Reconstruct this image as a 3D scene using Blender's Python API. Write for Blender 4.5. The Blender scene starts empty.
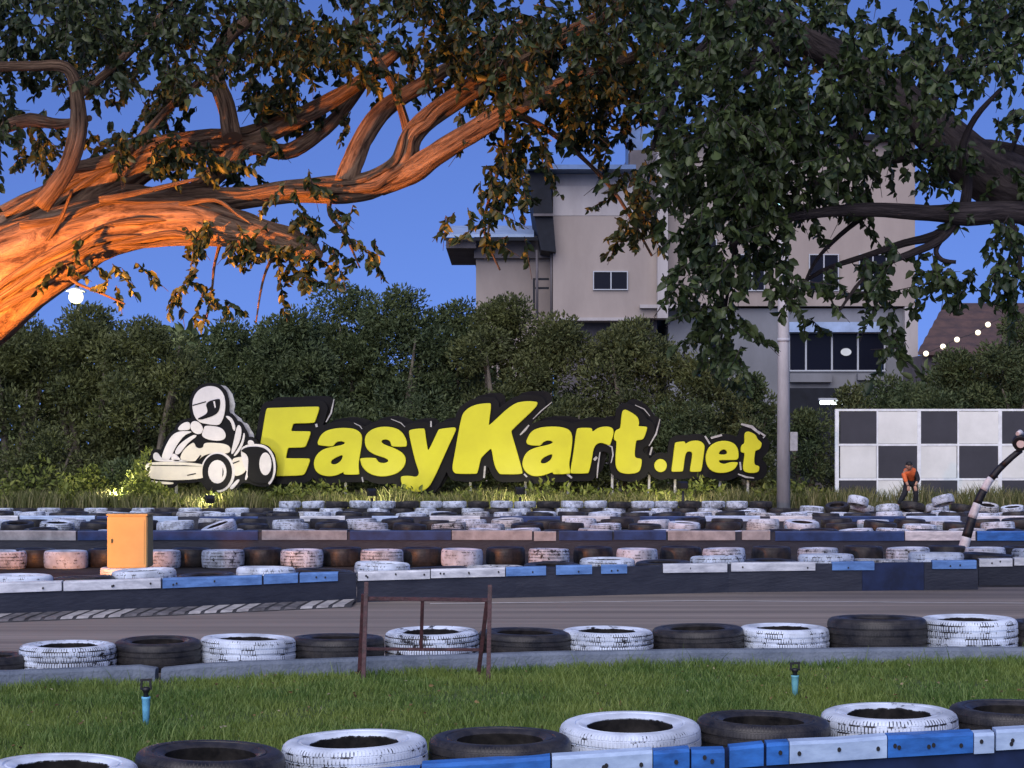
import bpy, bmesh, math, random
import numpy as np
from mathutils import Vector, Matrix, noise

random.seed(7)
RNG = np.random.default_rng(11)
SC = bpy.context.scene
COL = SC.collection
F, HC, HOR = 1900.0, 1.5, 448.0        # focal length in pixels, eye height, horizon row


def P(x, y, Y):
    """a point of the photograph at the distance Y"""
    return Vector(((x - 512) * Y / F, Y, HC - (y - HOR) * Y / F))


def gz(Y):
    return float(np.interp(Y, [0, 20.5, 23, 30, 38, 42, 46.6, 49, 60], [0, 0, -.06, -.06, -.03, -.14, -.15, 0, 0]))


# ------------------------------------------------------------------ materials
MATS = {}


def mat(name, color=(.5, .5, .5), rough=.6, metal=0.0, spec=.4, var=0.0, vscale=6.0, bump=0.0, bscale=40.0,
        var2=None, emit=None, estr=0.0, vdet=4.0, stretch=(1, 1, 1)):
    m = bpy.data.materials.new(name)
    m.use_nodes = True
    nt = m.node_tree
    b = nt.nodes['Principled BSDF']
    b.inputs['Base Color'].default_value = (*color, 1)
    b.inputs['Roughness'].default_value = rough
    b.inputs['Metallic'].default_value = metal
    b.inputs['Specular IOR Level'].default_value = spec
    tc = nt.nodes.new('ShaderNodeTexCoord')
    mp = nt.nodes.new('ShaderNodeMapping')
    mp.inputs['Scale'].default_value = stretch
    nt.links.new(tc.outputs['Object'], mp.inputs['Vector'])
    if var > 0 or var2:
        n = nt.nodes.new('ShaderNodeTexNoise')
        n.inputs['Scale'].default_value = vscale
        n.inputs['Detail'].default_value = vdet
        n.inputs['Roughness'].default_value = .65
        nt.links.new(mp.outputs['Vector'], n.inputs['Vector'])
        r = nt.nodes.new('ShaderNodeValToRGB')
        c2 = var2 if var2 else tuple(max(0, c * (1 - var)) for c in color)
        c1 = color if var2 else tuple(min(1, c * (1 + var * .6)) for c in color)
        r.color_ramp.elements[0].position = .35
        r.color_ramp.elements[1].position = .65
        r.color_ramp.elements[0].color = (*c2, 1)
        r.color_ramp.elements[1].color = (*c1, 1)
        nt.links.new(n.outputs['Fac'], r.inputs['Fac'])
        nt.links.new(r.outputs['Color'], b.inputs['Base Color'])
    if bump > 0:
        n2 = nt.nodes.new('ShaderNodeTexNoise')
        n2.inputs['Scale'].default_value = bscale
        n2.inputs['Detail'].default_value = 5
        nt.links.new(mp.outputs['Vector'], n2.inputs['Vector'])
        bp = nt.nodes.new('ShaderNodeBump')
        bp.inputs['Strength'].default_value = bump
        bp.inputs['Distance'].default_value = .02
        nt.links.new(n2.outputs['Fac'], bp.inputs['Height'])
        nt.links.new(bp.outputs['Normal'], b.inputs['Normal'])
    if emit:
        b.inputs['Emission Color'].default_value = (*emit, 1)
        b.inputs['Emission Strength'].default_value = estr
    MATS[name] = m
    return m


def leaf_mat(name, c_dark, c_mid, c_light, trans=.25, rough=.45, vary=0.0, vs=.9):
    m = bpy.data.materials.new(name)
    m.use_nodes = True
    nt = m.node_tree
    b = nt.nodes['Principled BSDF']
    out = nt.nodes['Material Output']
    g = nt.nodes.new('ShaderNodeNewGeometry')
    r = nt.nodes.new('ShaderNodeValToRGB')
    e = r.color_ramp.elements
    e[0].color = (*c_dark, 1)
    e[1].color = (*c_light, 1)
    k = r.color_ramp.elements.new(.55)
    k.color = (*c_mid, 1)
    nt.links.new(g.outputs['Random Per Island'], r.inputs['Fac'])
    src = r.outputs['Color']
    if vary:
        # patches of older, yellower growth among the green
        tc = nt.nodes.new('ShaderNodeTexCoord')
        nz = nt.nodes.new('ShaderNodeTexNoise')
        nz.inputs['Scale'].default_value = vs
        nz.inputs['Detail'].default_value = 4
        nt.links.new(tc.outputs['Object'], nz.inputs['Vector'])
        mr = nt.nodes.new('ShaderNodeMapRange')
        mr.inputs['From Min'].default_value = .38
        mr.inputs['From Max'].default_value = .64
        mr.inputs['To Min'].default_value = 0
        mr.inputs['To Max'].default_value = vary
        nt.links.new(nz.outputs['Fac'], mr.inputs['Value'])
        mm = nt.nodes.new('ShaderNodeMix')
        mm.data_type = 'RGBA'
        mm.inputs['B'].default_value = (c_light[0] * 1.15, c_light[1] * 1.05, c_light[2] * .8, 1)
        nt.links.new(mr.outputs[0], mm.inputs['Factor'])
        nt.links.new(src, mm.inputs['A'])
        src = mm.outputs['Result']
    nt.links.new(src, b.inputs['Base Color'])
    b.inputs['Roughness'].default_value = rough
    b.inputs['Specular IOR Level'].default_value = .35
    t = nt.nodes.new('ShaderNodeBsdfTranslucent')
    nt.links.new(src, t.inputs['Color'])
    mx = nt.nodes.new('ShaderNodeMixShader')
    mx.inputs[0].default_value = trans
    nt.links.new(b.outputs[0], mx.inputs[1])
    nt.links.new(t.outputs[0], mx.inputs[2])
    nt.links.new(mx.outputs[0], out.inputs['Surface'])
    MATS[name] = m
    return m


def bark_mat(name, c1, c2, su=9.0, sv=1.3, bump=1.0, dist=.05):
    """furrowed bark running along the limb (uv: u round the limb, v along it in metres)"""
    m = bpy.data.materials.new(name)
    m.use_nodes = True
    nt = m.node_tree
    b = nt.nodes['Principled BSDF']
    b.inputs['Roughness'].default_value = .85
    b.inputs['Specular IOR Level'].default_value = .15
    uv = nt.nodes.new('ShaderNodeUVMap')
    mp = nt.nodes.new('ShaderNodeMapping')
    mp.inputs['Scale'].default_value = (su, sv, 1)
    nt.links.new(uv.outputs[0], mp.inputs['Vector'])
    n = nt.nodes.new('ShaderNodeTexNoise')
    n.inputs['Scale'].default_value = 2.2
    n.inputs['Detail'].default_value = 8
    n.inputs['Roughness'].default_value = .72
    n.inputs['Distortion'].default_value = .6
    nt.links.new(mp.outputs[0], n.inputs['Vector'])
    r = nt.nodes.new('ShaderNodeValToRGB')
    r.color_ramp.elements[0].position = .38
    r.color_ramp.elements[1].position = .62
    r.color_ramp.elements[0].color = (*c2, 1)
    r.color_ramp.elements[1].color = (*c1, 1)
    nt.links.new(n.outputs['Fac'], r.inputs['Fac'])
    nt.links.new(r.outputs['Color'], b.inputs['Base Color'])
    bp = nt.nodes.new('ShaderNodeBump')
    bp.inputs['Strength'].default_value = bump
    bp.inputs['Distance'].default_value = dist
    nt.links.new(n.outputs['Fac'], bp.inputs['Height'])
    nt.links.new(bp.outputs['Normal'], b.inputs['Normal'])
    MATS[name] = m
    return m


def tyre_mat(name, paint, wear):
    """rubber with tread blocks; paint worn off in patches when painted"""
    m = bpy.data.materials.new(name)
    m.use_nodes = True
    nt = m.node_tree
    N = nt.nodes
    L = nt.links
    b = N['Principled BSDF']
    tc = N.new('ShaderNodeTexCoord')
    oi = N.new('ShaderNodeObjectInfo')
    sep = N.new('ShaderNodeSeparateXYZ')
    L.new(tc.outputs['Object'], sep.inputs[0])
    at = N.new('ShaderNodeMath'); at.operation = 'ARCTAN2'
    L.new(sep.outputs['Y'], at.inputs[0]); L.new(sep.outputs['X'], at.inputs[1])
    r2 = N.new('ShaderNodeVectorMath'); r2.operation = 'LENGTH'
    cmb0 = N.new('ShaderNodeCombineXYZ')
    L.new(sep.outputs['X'], cmb0.inputs[0]); L.new(sep.outputs['Y'], cmb0.inputs[1])
    L.new(cmb0.outputs[0], r2.inputs[0])
    cmb = N.new('ShaderNodeCombineXYZ')
    ma = N.new('ShaderNodeMath'); ma.operation = 'MULTIPLY'; ma.inputs[1].default_value = 10.0
    L.new(at.outputs[0], ma.inputs[0])
    mz = N.new('ShaderNodeMath'); mz.operation = 'MULTIPLY'; mz.inputs[1].default_value = 22.0
    L.new(sep.outputs['Z'], mz.inputs[0])
    L.new(ma.outputs[0], cmb.inputs[0]); L.new(mz.outputs[0], cmb.inputs[1])
    br = N.new('ShaderNodeTexBrick')
    br.inputs['Scale'].default_value = 1.0
    br.inputs['Mortar Size'].default_value = .09
    br.inputs['Mortar Smooth'].default_value = .3
    br.inputs['Brick Width'].default_value = .55
    br.inputs['Row Height'].default_value = .8
    br.inputs['Color1'].default_value = (1, 1, 1, 1)
    br.inputs['Color2'].default_value = (1, 1, 1, 1)
    br.inputs['Mortar'].default_value = (0, 0, 0, 1)
    L.new(cmb.outputs[0], br.inputs['Vector'])
    # tread only on the outer band
    tr = N.new('ShaderNodeMapRange')
    tr.inputs['From Min'].default_value = .268
    tr.inputs['From Max'].default_value = .285
    L.new(r2.outputs['Value'], tr.inputs['Value'])
    inv = N.new('ShaderNodeMath'); inv.operation = 'SUBTRACT'; inv.inputs[0].default_value = 1.0
    L.new(br.outputs['Color'], inv.inputs[1])
    groove = N.new('ShaderNodeMath'); groove.operation = 'MULTIPLY'
    L.new(inv.outputs[0], groove.inputs[0]); L.new(tr.outputs[0], groove.inputs[1])
    h = N.new('ShaderNodeMath'); h.operation = 'SUBTRACT'; h.inputs[0].default_value = 1.0
    L.new(groove.outputs[0], h.inputs[1])
    bp = N.new('ShaderNodeBump')
    bp.inputs['Strength'].default_value = .8
    bp.inputs['Distance'].default_value = .008
    L.new(h.outputs[0], bp.inputs['Height'])
    L.new(bp.outputs['Normal'], b.inputs['Normal'])
    off = N.new('ShaderNodeVectorMath'); off.operation = 'ADD'
    sc = N.new('ShaderNodeVectorMath'); sc.operation = 'SCALE'; sc.inputs['Scale'].default_value = 40.0
    cr = N.new('ShaderNodeCombineXYZ')
    L.new(oi.outputs['Random'], cr.inputs[0]); L.new(oi.outputs['Random'], cr.inputs[2])
    L.new(cr.outputs[0], sc.inputs[0])
    L.new(tc.outputs['Object'], off.inputs[0]); L.new(sc.outputs[0], off.inputs[1])
    n = N.new('ShaderNodeTexNoise')
    n.inputs['Scale'].default_value = 11.0
    n.inputs['Detail'].default_value = 9
    n.inputs['Roughness'].default_value = .72
    L.new(off.outputs[0], n.inputs['Vector'])
    rub = N.new('ShaderNodeValToRGB')
    rub.color_ramp.elements[0].color = (.008, .008, .010, 1)
    rub.color_ramp.elements[0].position = .35
    rub.color_ramp.elements[1].position = .75
    rub.color_ramp.elements[1].color = (.060, .054, .050, 1)
    L.new(n.outputs['Fac'], rub.inputs['Fac'])
    if paint:
        # worn = noise below threshold or in grooves
        add = N.new('ShaderNodeMath'); add.operation = 'MULTIPLY_ADD'
        L.new(groove.outputs[0], add.inputs[0]); add.inputs[1].default_value = -.13
        L.new(n.outputs['Fac'], add.inputs[2])
        # paint thins towards the inner bead
        ib = N.new('ShaderNodeMapRange')
        ib.inputs['From Min'].default_value = .172
        ib.inputs['From Max'].default_value = .186
        ib.inputs['To Min'].default_value = -.45
        ib.inputs['To Max'].default_value = 0
        L.new(r2.outputs['Value'], ib.inputs['Value'])
        add2 = N.new('ShaderNodeMath'); add2.operation = 'ADD'
        L.new(add.outputs[0], add2.inputs[0]); L.new(ib.outputs[0], add2.inputs[1])
        # the inside of the casing is bare rubber
        az = N.new('ShaderNodeMath'); az.operation = 'ABSOLUTE'
        L.new(sep.outputs['Z'], az.inputs[0])
        c1 = N.new('ShaderNodeMath'); c1.operation = 'LESS_THAN'; c1.inputs[1].default_value = .079
        L.new(az.outputs[0], c1.inputs[0])
        c2 = N.new('ShaderNodeMath'); c2.operation = 'LESS_THAN'; c2.inputs[1].default_value = .215
        L.new(r2.outputs['Value'], c2.inputs[0])
        c3 = N.new('ShaderNodeMath'); c3.operation = 'MULTIPLY'
        L.new(c1.outputs[0], c3.inputs[0]); L.new(c2.outputs[0], c3.inputs[1])
        c4 = N.new('ShaderNodeMath'); c4.operation = 'MULTIPLY_ADD'; c4.inputs[1].default_value = -.5
        L.new(c3.outputs[0], c4.inputs[0]); L.new(add2.outputs[0], c4.inputs[2])
        add2 = c4
        # each tyre is worn differently
        rw = N.new('ShaderNodeMath'); rw.operation = 'MULTIPLY_ADD'
        L.new(oi.outputs['Random'], rw.inputs[0]); rw.inputs[1].default_value = .10
        L.new(add2.outputs[0], rw.inputs[2])
        pr = N.new('ShaderNodeValToRGB')
        pr.color_ramp.elements[0].position = wear
        pr.color_ramp.elements[1].position = wear + .05
        L.new(rw.outputs[0], pr.inputs['Fac'])
        n3 = N.new('ShaderNodeTexNoise'); n3.inputs['Scale'].default_value = 5
        n3.inputs['Detail'].default_value = 6
        L.new(off.outputs[0], n3.inputs['Vector'])
        wc = N.new('ShaderNodeValToRGB')
        wc.color_ramp.elements[0].position = .3
        wc.color_ramp.elements[1].position = .6
        wc.color_ramp.elements[0].color = (*[c * .52 for c in paint], 1)
        wc.color_ramp.elements[1].color = (*paint, 1)
        L.new(n3.outputs['Fac'], wc.inputs['Fac'])
        mx = N.new('ShaderNodeMix'); mx.data_type = 'RGBA'
        L.new(pr.outputs['Color'], mx.inputs['Factor'])
        L.new(rub.outputs['Color'], mx.inputs['A']); L.new(wc.outputs['Color'], mx.inputs['B'])
        L.new(mx.outputs['Result'], b.inputs['Base Color'])
        b.inputs['Roughness'].default_value = .55
    else:
        L.new(rub.outputs['Color'], b.inputs['Base Color'])
        b.inputs['Roughness'].default_value = .42
    b.inputs['Specular IOR Level'].default_value = .4
    MATS[name] = m
    return m


mat('asphalt', (.31, .265, .235), .85, var2=(.15, .130, .118), vscale=1.0, bump=.5, bscale=90, stretch=(.10, 3.6, 1), vdet=7)
mat('infield', (.040, .036, .034), .9, var=.5, vscale=1.2, bump=.5, bscale=30)
mat('earth', (.06, .05, .035), .9, var=.5, vscale=.6, bump=.5, bscale=6)
mat('turf_soil', (.08, .12, .035), .9, var2=(.05, .07, .025), vscale=3.0, bump=.6, bscale=25)
mat('kerb_concrete', (.17, .20, .25), .8, var2=(.10, .125, .165), vscale=5, bump=.5, bscale=50)
mat('line_paint', (.70, .68, .66), .7, var2=(.45, .43, .42), vscale=5, stretch=(1, 4, 1))
mat('rumble_worn', (.13, .125, .13), .8, var=.5, vscale=8)
mat('rumble_pale', (.46, .45, .44), .8, var2=(.24, .23, .23), vscale=7)
mat('rumble_dark', (.05, .05, .055), .8, var=.4, vscale=8)
mat('rubber_belt', (.018, .021, .034), .5, var2=(.030, .034, .050), vscale=3, bump=.25, bscale=14, stretch=(1, 1, 3))
mat('belt_navy', (.010, .020, .065), .5, var=.4, vscale=5)
mat('board_white', (.78, .80, .83), .5, var2=(.40, .42, .46), vscale=7, vdet=10, stretch=(.6, 1, 2))
mat('board_pale', (.52, .66, .86), .5, var2=(.32, .42, .60), vscale=8, vdet=10, stretch=(.6, 1, 2))
mat('board_blue', (.045, .20, .62), .45, var2=(.025, .10, .32), vscale=8, vdet=10, stretch=(.6, 1, 2))
mat('board_navy', (.02, .05, .16), .5, var=.4, vscale=4)
mat('board_mid', (.16, .32, .66), .5, var2=(.08, .17, .38), vscale=8, vdet=10, stretch=(.6, 1, 2))
mat('board_grey', (.36, .36, .37), .6, var=.35, vscale=4)
mat('bolt_black', (.01, .01, .012), .5)
mat('maroon_steel', (.085, .030, .034), .5, var2=(.03, .014, .016), vscale=22, bump=.2, bscale=60)
mat('black_metal', (.012, .012, .014), .45)
mat('dark_shadow', (.02, .02, .024), .7)
mat('sign_black', (.0028, .0028, .004), .5, spec=.15, var=.4, vscale=2)
mat('sign_yellow', (.54, .52, .014), .45, var2=(.47, .445, .012), vscale=.9)
mat('sign_white', (.66, .62, .60), .45, var2=(.56, .53, .51), vscale=2)
mat('sign_cream', (.66, .61, .50), .45, var2=(.58, .53, .44), vscale=2)
mat('sign_post', (.55, .55, .52), .6, var=.3, vscale=9)
mat('trim_silver', (.34, .33, .33), .45, metal=.1, var=.3, vscale=10)
mat('concrete_pole', (.44, .45, .46), .8, var2=(.33, .34, .35), vscale=5, bump=.3, bscale=30, stretch=(1, 1, .25), vdet=7)
mat('meter_box', (.33, .34, .35), .6, var=.2, vscale=8)
mat('wall_beige', (.35, .297, .262), .85, var2=(.275, .232, .207), vscale=.5, bump=.15, bscale=4, stretch=(1, 1, .35), vdet=8)
mat('wall_pale', (.44, .41, .40), .8, var2=(.33, .30, .29), vscale=.7, stretch=(1, 1, .25), vdet=8)
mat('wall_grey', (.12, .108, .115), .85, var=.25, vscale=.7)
mat('wall_light_grey', (.205, .21, .228), .85, var2=(.155, .16, .172), vscale=.6, stretch=(1, 1, .4), vdet=7)
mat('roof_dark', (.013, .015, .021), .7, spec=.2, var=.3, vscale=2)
mat('roof_blue', (.10, .17, .32), .5, var=.25, vscale=1.5)
mat('roof_pale', (.30, .40, .58), .5, var=.2, vscale=1.5)
mat('roof_red', (.10, .060, .052), .8, var2=(.055, .038, .038), vscale=2)
mat('glass_dark', (.004, .005, .012), .25, spec=.12)
mat('frame_alu', (.40, .42, .45), .5)
mat('box_cream', (.42, .34, .15), .5, var2=(.37, .30, .13), vscale=3)
mat('panel_white', (.74, .77, .72), .6, var2=(.62, .65, .60), vscale=1.1, vdet=7)
mat('panel_black', (.040, .042, .052), .6, var2=(.030, .032, .040), vscale=1.3)
mat('panel_post', (.74, .79, .79), .55, var=.15, vscale=4)
mat('pipe_blue', (.14, .42, .62), .5, var=.2, vscale=30)
mat('pipe_teal', (.16, .44, .50), .5, var=.2, vscale=30)
mat('stripe_white', (.66, .66, .68), .5, var2=(.5, .5, .52), vscale=14)
mat('stripe_black', (.012, .012, .014), .5)
mat('skin', (.42, .24, .16), .6)
mat('hair_black', (.01, .01, .01), .6)
mat('cloth_dark', (.016, .018, .024), .85, var=.3, vscale=20)
mat('cloth_orange', (.70, .15, .04), .7, var=.15, vscale=20)
mat('cloth_pale', (.60, .50, .46), .8)
mat('lamp_white', (.8, .8, .8), .4, emit=(1, .90, .42), estr=1.9)
mat('lamp_flood', (.8, .8, .7), .4, emit=(1, .92, .62), estr=12)
mat('lamp_sodium', (.8, .5, .3), .4, emit=(1, .42, .10), estr=20)
mat('bulb_warm', (.8, .8, .7), .4, emit=(1, .82, .55), estr=1.7)
mat('led_cyan', (.5, .8, .8), .4, emit=(.35, .85, 1), estr=3.0)
mat('tube_lit', (.8, .8, .8), .4, emit=(.85, 1, .97), estr=2.2)
tyre_mat('tyre_white', (.71, .79, .91), .395)
tyre_mat('tyre_grey', (.62, .64, .66), .42)
tyre_mat('tyre_black', None, 0)
leaf_mat('leaf_big', (.014, .024, .011), (.032, .050, .019), (.085, .105, .036), .25, .42, vary=.25)
leaf_mat('leaf_right', (.014, .027, .011), (.034, .058, .021), (.085, .115, .038), .25, .42, vary=.25)
leaf_mat('leaf_far', (.026, .042, .020), (.054, .084, .036), (.11, .145, .06), .25, .6, vary=.55)
leaf_mat('leaf_far_olive', (.032, .043, .017), (.066, .085, .032), (.13, .155, .06), .25, .6, vary=.6)
leaf_mat('leaf_weed', (.09, .12, .022), (.17, .21, .04), (.28, .30, .07), .35, .6)
leaf_mat('leaf_reed', (.08, .10, .03), (.17, .185, .06), (.36, .32, .16), .35, .6)
leaf_mat('blade', (.060, .120, .024), (.115, .205, .044), (.22, .30, .085), .35, .5, vary=.6, vs=1.3)
leaf_mat('litter', (.07, .045, .02), (.20, .13, .05), (.48, .44, .30), .1, .7)
bark_mat('bark_near', (.42, .27, .17), (.07, .04, .027), su=7, sv=.9, dist=.11)
bark_mat('bark_dark', (.085, .068, .066), (.026, .021, .022))
bark_mat('bark_far', (.24, .21, .16), (.10, .085, .065), su=4, sv=2)


# ------------------------------------------------------------------ object helpers
def tag(o, label=None, cat=None, group=None, kind=None):
    if label:
        o['label'] = label
    if cat:
        o['category'] = cat
    if group:
        o['group'] = group
    if kind:
        o['kind'] = kind
    return o


def thing(name, label, cat, loc=(0, 0, 0), rz=0.0, group=None):
    o = bpy.data.objects.new(name, None)
    o.empty_display_size = .2
    COL.objects.link(o)
    o.location = loc
    o.rotation_euler = (0, 0, rz)
    return tag(o, label, cat, group)


def link_mesh(name, me, m, parent=None):
    ms = m if isinstance(m, (list, tuple)) else [m]
    for k in ms:
        me.materials.append(MATS[k])
    o = bpy.data.objects.new(name, me)
    COL.objects.link(o)
    if parent is not None:
        o.parent = parent
    return o


def obj(name, bm, m, parent=None, smooth=False, bevel=0.0):
    """world-space bmesh to one object; under a parent it is stored relative to the parent's place"""
    me = bpy.data.meshes.new(name)
    bmesh.ops.recalc_face_normals(bm, faces=bm.faces[:])
    if bevel > 0:
        es = [e for e in bm.edges if len(e.link_faces) == 2 and e.calc_face_angle(0) > .6]
        bmesh.ops.bevel(bm, geom=es, offset=bevel, segments=2, affect='EDGES', clamp_overlap=True)
    bm.to_mesh(me)
    bm.free()
    if smooth:
        me.shade_smooth()
    o = link_mesh(name, me, m, parent)
    if parent is not None:
        M = parent_world(parent)
        me.transform(M.inverted())
    return o


def parent_world(p):
    M = Matrix.Identity(4)
    q = p
    while q is not None:
        M = q.matrix_basis @ M if False else (Matrix.LocRotScale(q.location, q.rotation_euler, q.scale) @ M)
        q = q.parent
    return M


def arr_mesh(name, V, polys_flat, poly_len, m, parent=None, uv=None):
    me = bpy.data.meshes.new(name)
    V = np.asarray(V, np.float32)
    n = len(polys_flat) // poly_len
    me.vertices.add(len(V))
    me.vertices.foreach_set('co', V.ravel())
    me.loops.add(len(polys_flat))
    me.loops.foreach_set('vertex_index', np.asarray(polys_flat, np.int32))
    me.polygons.add(n)
    me.polygons.foreach_set('loop_start', np.arange(0, n * poly_len, poly_len, dtype=np.int32))
    me.update(calc_edges=True)
    me.validate()
    if parent is not None:
        me.transform(parent_world(parent).inverted())
    return link_mesh(name, me, m, parent)


def box(bm, x0, x1, y0, y1, z0, z1, mi=0):
    vs = [bm.verts.new(c) for c in ((x0, y0, z0), (x1, y0, z0), (x1, y1, z0), (x0, y1, z0),
                                    (x0, y0, z1), (x1, y0, z1), (x1, y1, z1), (x0, y1, z1))]
    for f in ((0, 3, 2, 1), (4, 5, 6, 7), (0, 1, 5, 4), (1, 2, 6, 5), (2, 3, 7, 6), (3, 0, 4, 7)):
        q = bm.faces.new([vs[i] for i in f])
        q.material_index = mi
    return vs


def prism(bm, pts0, pts1, mi=0):
    """closed solid between two outlines with the same number of points"""
    a = [bm.verts.new(p) for p in pts0]
    b = [bm.verts.new(p) for p in pts1]
    n = len(a)
    bm.faces.new(a[::-1]).material_index = mi
    bm.faces.new(b).material_index = mi
    for i in range(n):
        bm.faces.new((a[i], a[(i + 1) % n], b[(i + 1) % n], b[i])).material_index = mi


def bar(bm, p, q, w, h=None, up=(0, 0, 1)):
    """square bar from p to q"""
    h = h or w
    p, q = Vector(p), Vector(q)
    d = (q - p).normalized()
    u = Vector(up)
    if abs(d.dot(u)) > .95:
        u = Vector((0, 1, 0))
    s = d.cross(u).normalized()
    t = s.cross(d).normalized()
    o = [s * (w / 2) * a + t * (h / 2) * b for a, b in ((-1, -1), (1, -1), (1, 1), (-1, 1))]
    prism(bm, [p + k for k in o], [q + k for k in o])


def tube(bm, pts, rad, seg=10, cap=True, mi=0, uvl=None, rough=0.0, seed=0.0, sub=1):
    """tapered tube through the points (Catmull-Rom), with optional bark relief and uv"""
    pts = [Vector(p) for p in pts]
    if sub > 1:
        P2, R2 = [], []
        n = len(pts)
        for i in range(n - 1):
            p0, p1, p2, p3 = pts[max(i - 1, 0)], pts[i], pts[i + 1], pts[min(i + 2, n - 1)]
            for k in range(sub):
                t = k / sub
                P2.append(.5 * ((2 * p1) + (p2 - p0) * t + (2 * p0 - 5 * p1 + 4 * p2 - p3) * t * t + (3 * p1 - p0 - 3 * p2 + p3) * t ** 3))
                s = t * t * (3 - 2 * t)
                R2.append(rad[i] * (1 - s) + rad[i + 1] * s)
        P2.append(pts[-1])
        R2.append(rad[-1])
        pts, rad = P2, R2
    d = (pts[1] - pts[0]).normalized()
    u = d.orthogonal().normalized()
    rings, L, Ls = [], 0.0, []
    for i, p in enumerate(pts):
        if i:
            L += (p - pts[i - 1]).length
        Ls.append(L)
        nd = (pts[min(i + 1, len(pts) - 1)] - pts[max(i - 1, 0)]).normalized()
        q = d.rotation_difference(nd)
        u = (q @ u)
        u = (u - nd * u.dot(nd)).normalized()
        d = nd
        w = d.cross(u)
        ring = []
        for k in range(seg):
            a = 2 * math.pi * k / seg
            r = rad[i]
            if rough:
                c = Vector((math.cos(a) * 1.6 + seed, math.sin(a) * 1.6, L / max(rad[0], .05) * .35 + seed))
                r *= 1 + rough * noise.noise(c) + rough * .5 * noise.noise(c * 2.7)
            ring.append(bm.verts.new(p + (u * math.cos(a) + w * math.sin(a)) * r))
        rings.append(ring)
    for i in range(len(rings) - 1):
        for k in range(seg):
            f = bm.faces.new((rings[i][k], rings[i][(k + 1) % seg], rings[i + 1][(k + 1) % seg], rings[i + 1][k]))
            f.material_index = mi
            f.smooth = True
            if uvl is not None:
                uu = (k / seg, (k + 1) / seg, (k + 1) / seg, k / seg)
                vv = (Ls[i], Ls[i], Ls[i + 1], Ls[i + 1])
                for l, a, b in zip(f.loops, uu, vv):
                    l[uvl].uv = (a + seed, b + seed)
    if cap:
        bm.faces.new(rings[0][::-1]).material_index = mi
        bm.faces.new(rings[-1]).material_index = mi


def lathe(bm, prof, seg, c=(0, 0, 0), closed=False, mi=0):
    rings = []
    for k in range(seg):
        a = 2 * math.pi * k / seg
        rings.append([bm.verts.new((c[0] + r * math.cos(a), c[1] + r * math.sin(a), c[2] + z)) for r, z in prof])
    n = len(prof)
    for k in range(seg):
        A, B = rings[k], rings[(k + 1) % seg]
        for i in range(n if closed else n - 1):
            j = (i + 1) % n
            f = bm.faces.new((A[i], B[i], B[j], A[j]))
            f.smooth = True
            f.material_index = mi


ORD = ('first second third fourth fifth sixth seventh eighth ninth tenth eleventh twelfth thirteenth fourteenth fifteenth sixteenth '
       'seventeenth eighteenth nineteenth twentieth').split()
TENS = {20: 'twenty', 30: 'thirty', 40: 'forty'}


def ordinal(n):
    if n <= 20:
        return ORD[n - 1]
    t, r = n // 10 * 10, n % 10
    if r == 0:
        return {30: 'thirtieth', 40: 'fortieth', 50: 'fiftieth'}[t]
    return TENS[t] + '-' + ORD[r - 1]


# ------------------------------------------------------------------ world, camera, sun
w = bpy.data.worlds.new('World')
SC.world = w
w.use_nodes = True
nt = w.node_tree
bg = nt.nodes['Background']
sky = nt.nodes.new('ShaderNodeTexSky')
sky.sky_type = 'NISHITA'
sky.sun_disc = False
SUN_EL, SUN_AZ = math.radians(38), math.radians(195)     # the bright side of the sky is behind the camera
sky.sun_elevation = SUN_EL
sky.sun_rotation = SUN_AZ
sky.air_density = 1.0
sky.dust_density = .0
sky.ozone_density = 6.0
mixn = nt.nodes.new('ShaderNodeMix')
mixn.data_type = 'RGBA'
mixn.blend_type = 'MULTIPLY'
mixn.inputs['Factor'].default_value = 1.0
mixn.inputs['B'].default_value = (.62, .62, .95, 1)      # dusk: the blue hour
# the blue hour has hardly any pale band at the horizon: look the sky up higher than the true elevation
geo = nt.nodes.new('ShaderNodeTexCoord')
vm = nt.nodes.new('ShaderNodeVectorMath'); vm.operation = 'MULTIPLY_ADD'
vm.inputs[1].default_value = (1, 1, .95)
vm.inputs[2].default_value = (0, 0, .20)
vn = nt.nodes.new('ShaderNodeVectorMath'); vn.operation = 'NORMALIZE'
nt.links.new(geo.outputs['Generated'], vm.inputs[0])
nt.links.new(vm.outputs[0], vn.inputs[0])
nt.links.new(vn.outputs[0], sky.inputs['Vector'])
nt.links.new(sky.outputs[0], mixn.inputs['A'])
nt.links.new(mixn.outputs['Result'], bg.inputs['Color'])
bg.inputs['Strength'].default_value = .145

sun = bpy.data.lights.new('sun', 'SUN')
sun.energy = 3.3
sun.angle = math.radians(70)
sun.color = (1.0, .93, .90)
so = bpy.data.objects.new('sun', sun)
COL.objects.link(so)
dirv = Vector((math.sin(SUN_AZ) * math.cos(SUN_EL), math.cos(SUN_AZ) * math.cos(SUN_EL), math.sin(SUN_EL)))
so.rotation_euler = dirv.to_track_quat('Z', 'Y').to_euler()
so.location = dirv * 60

cam = bpy.data.cameras.new('camera')
cam.sensor_width = 36
cam.lens = F * 36 / 1024
cam.shift_y = (HOR - 384) / 1024
cam.clip_end = 6000
cam.clip_start = .05
co = bpy.data.objects.new('camera', cam)
COL.objects.link(co)
co.location = (0, 0, HC)
co.rotation_euler = (math.pi / 2, 0, 0)
SC.camera = co
SC.view_settings.view_transform = 'Standard'
SC.view_settings.look = 'None'
SC.view_settings.exposure = 0.0
SC.view_settings.gamma = 1.0
SC.view_settings.use_curve_mapping = False
SC.cycles.max_bounces = 6
SC.cycles.use_denoising = True
SC.cycles.sample_clamp_indirect = 4

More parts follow.
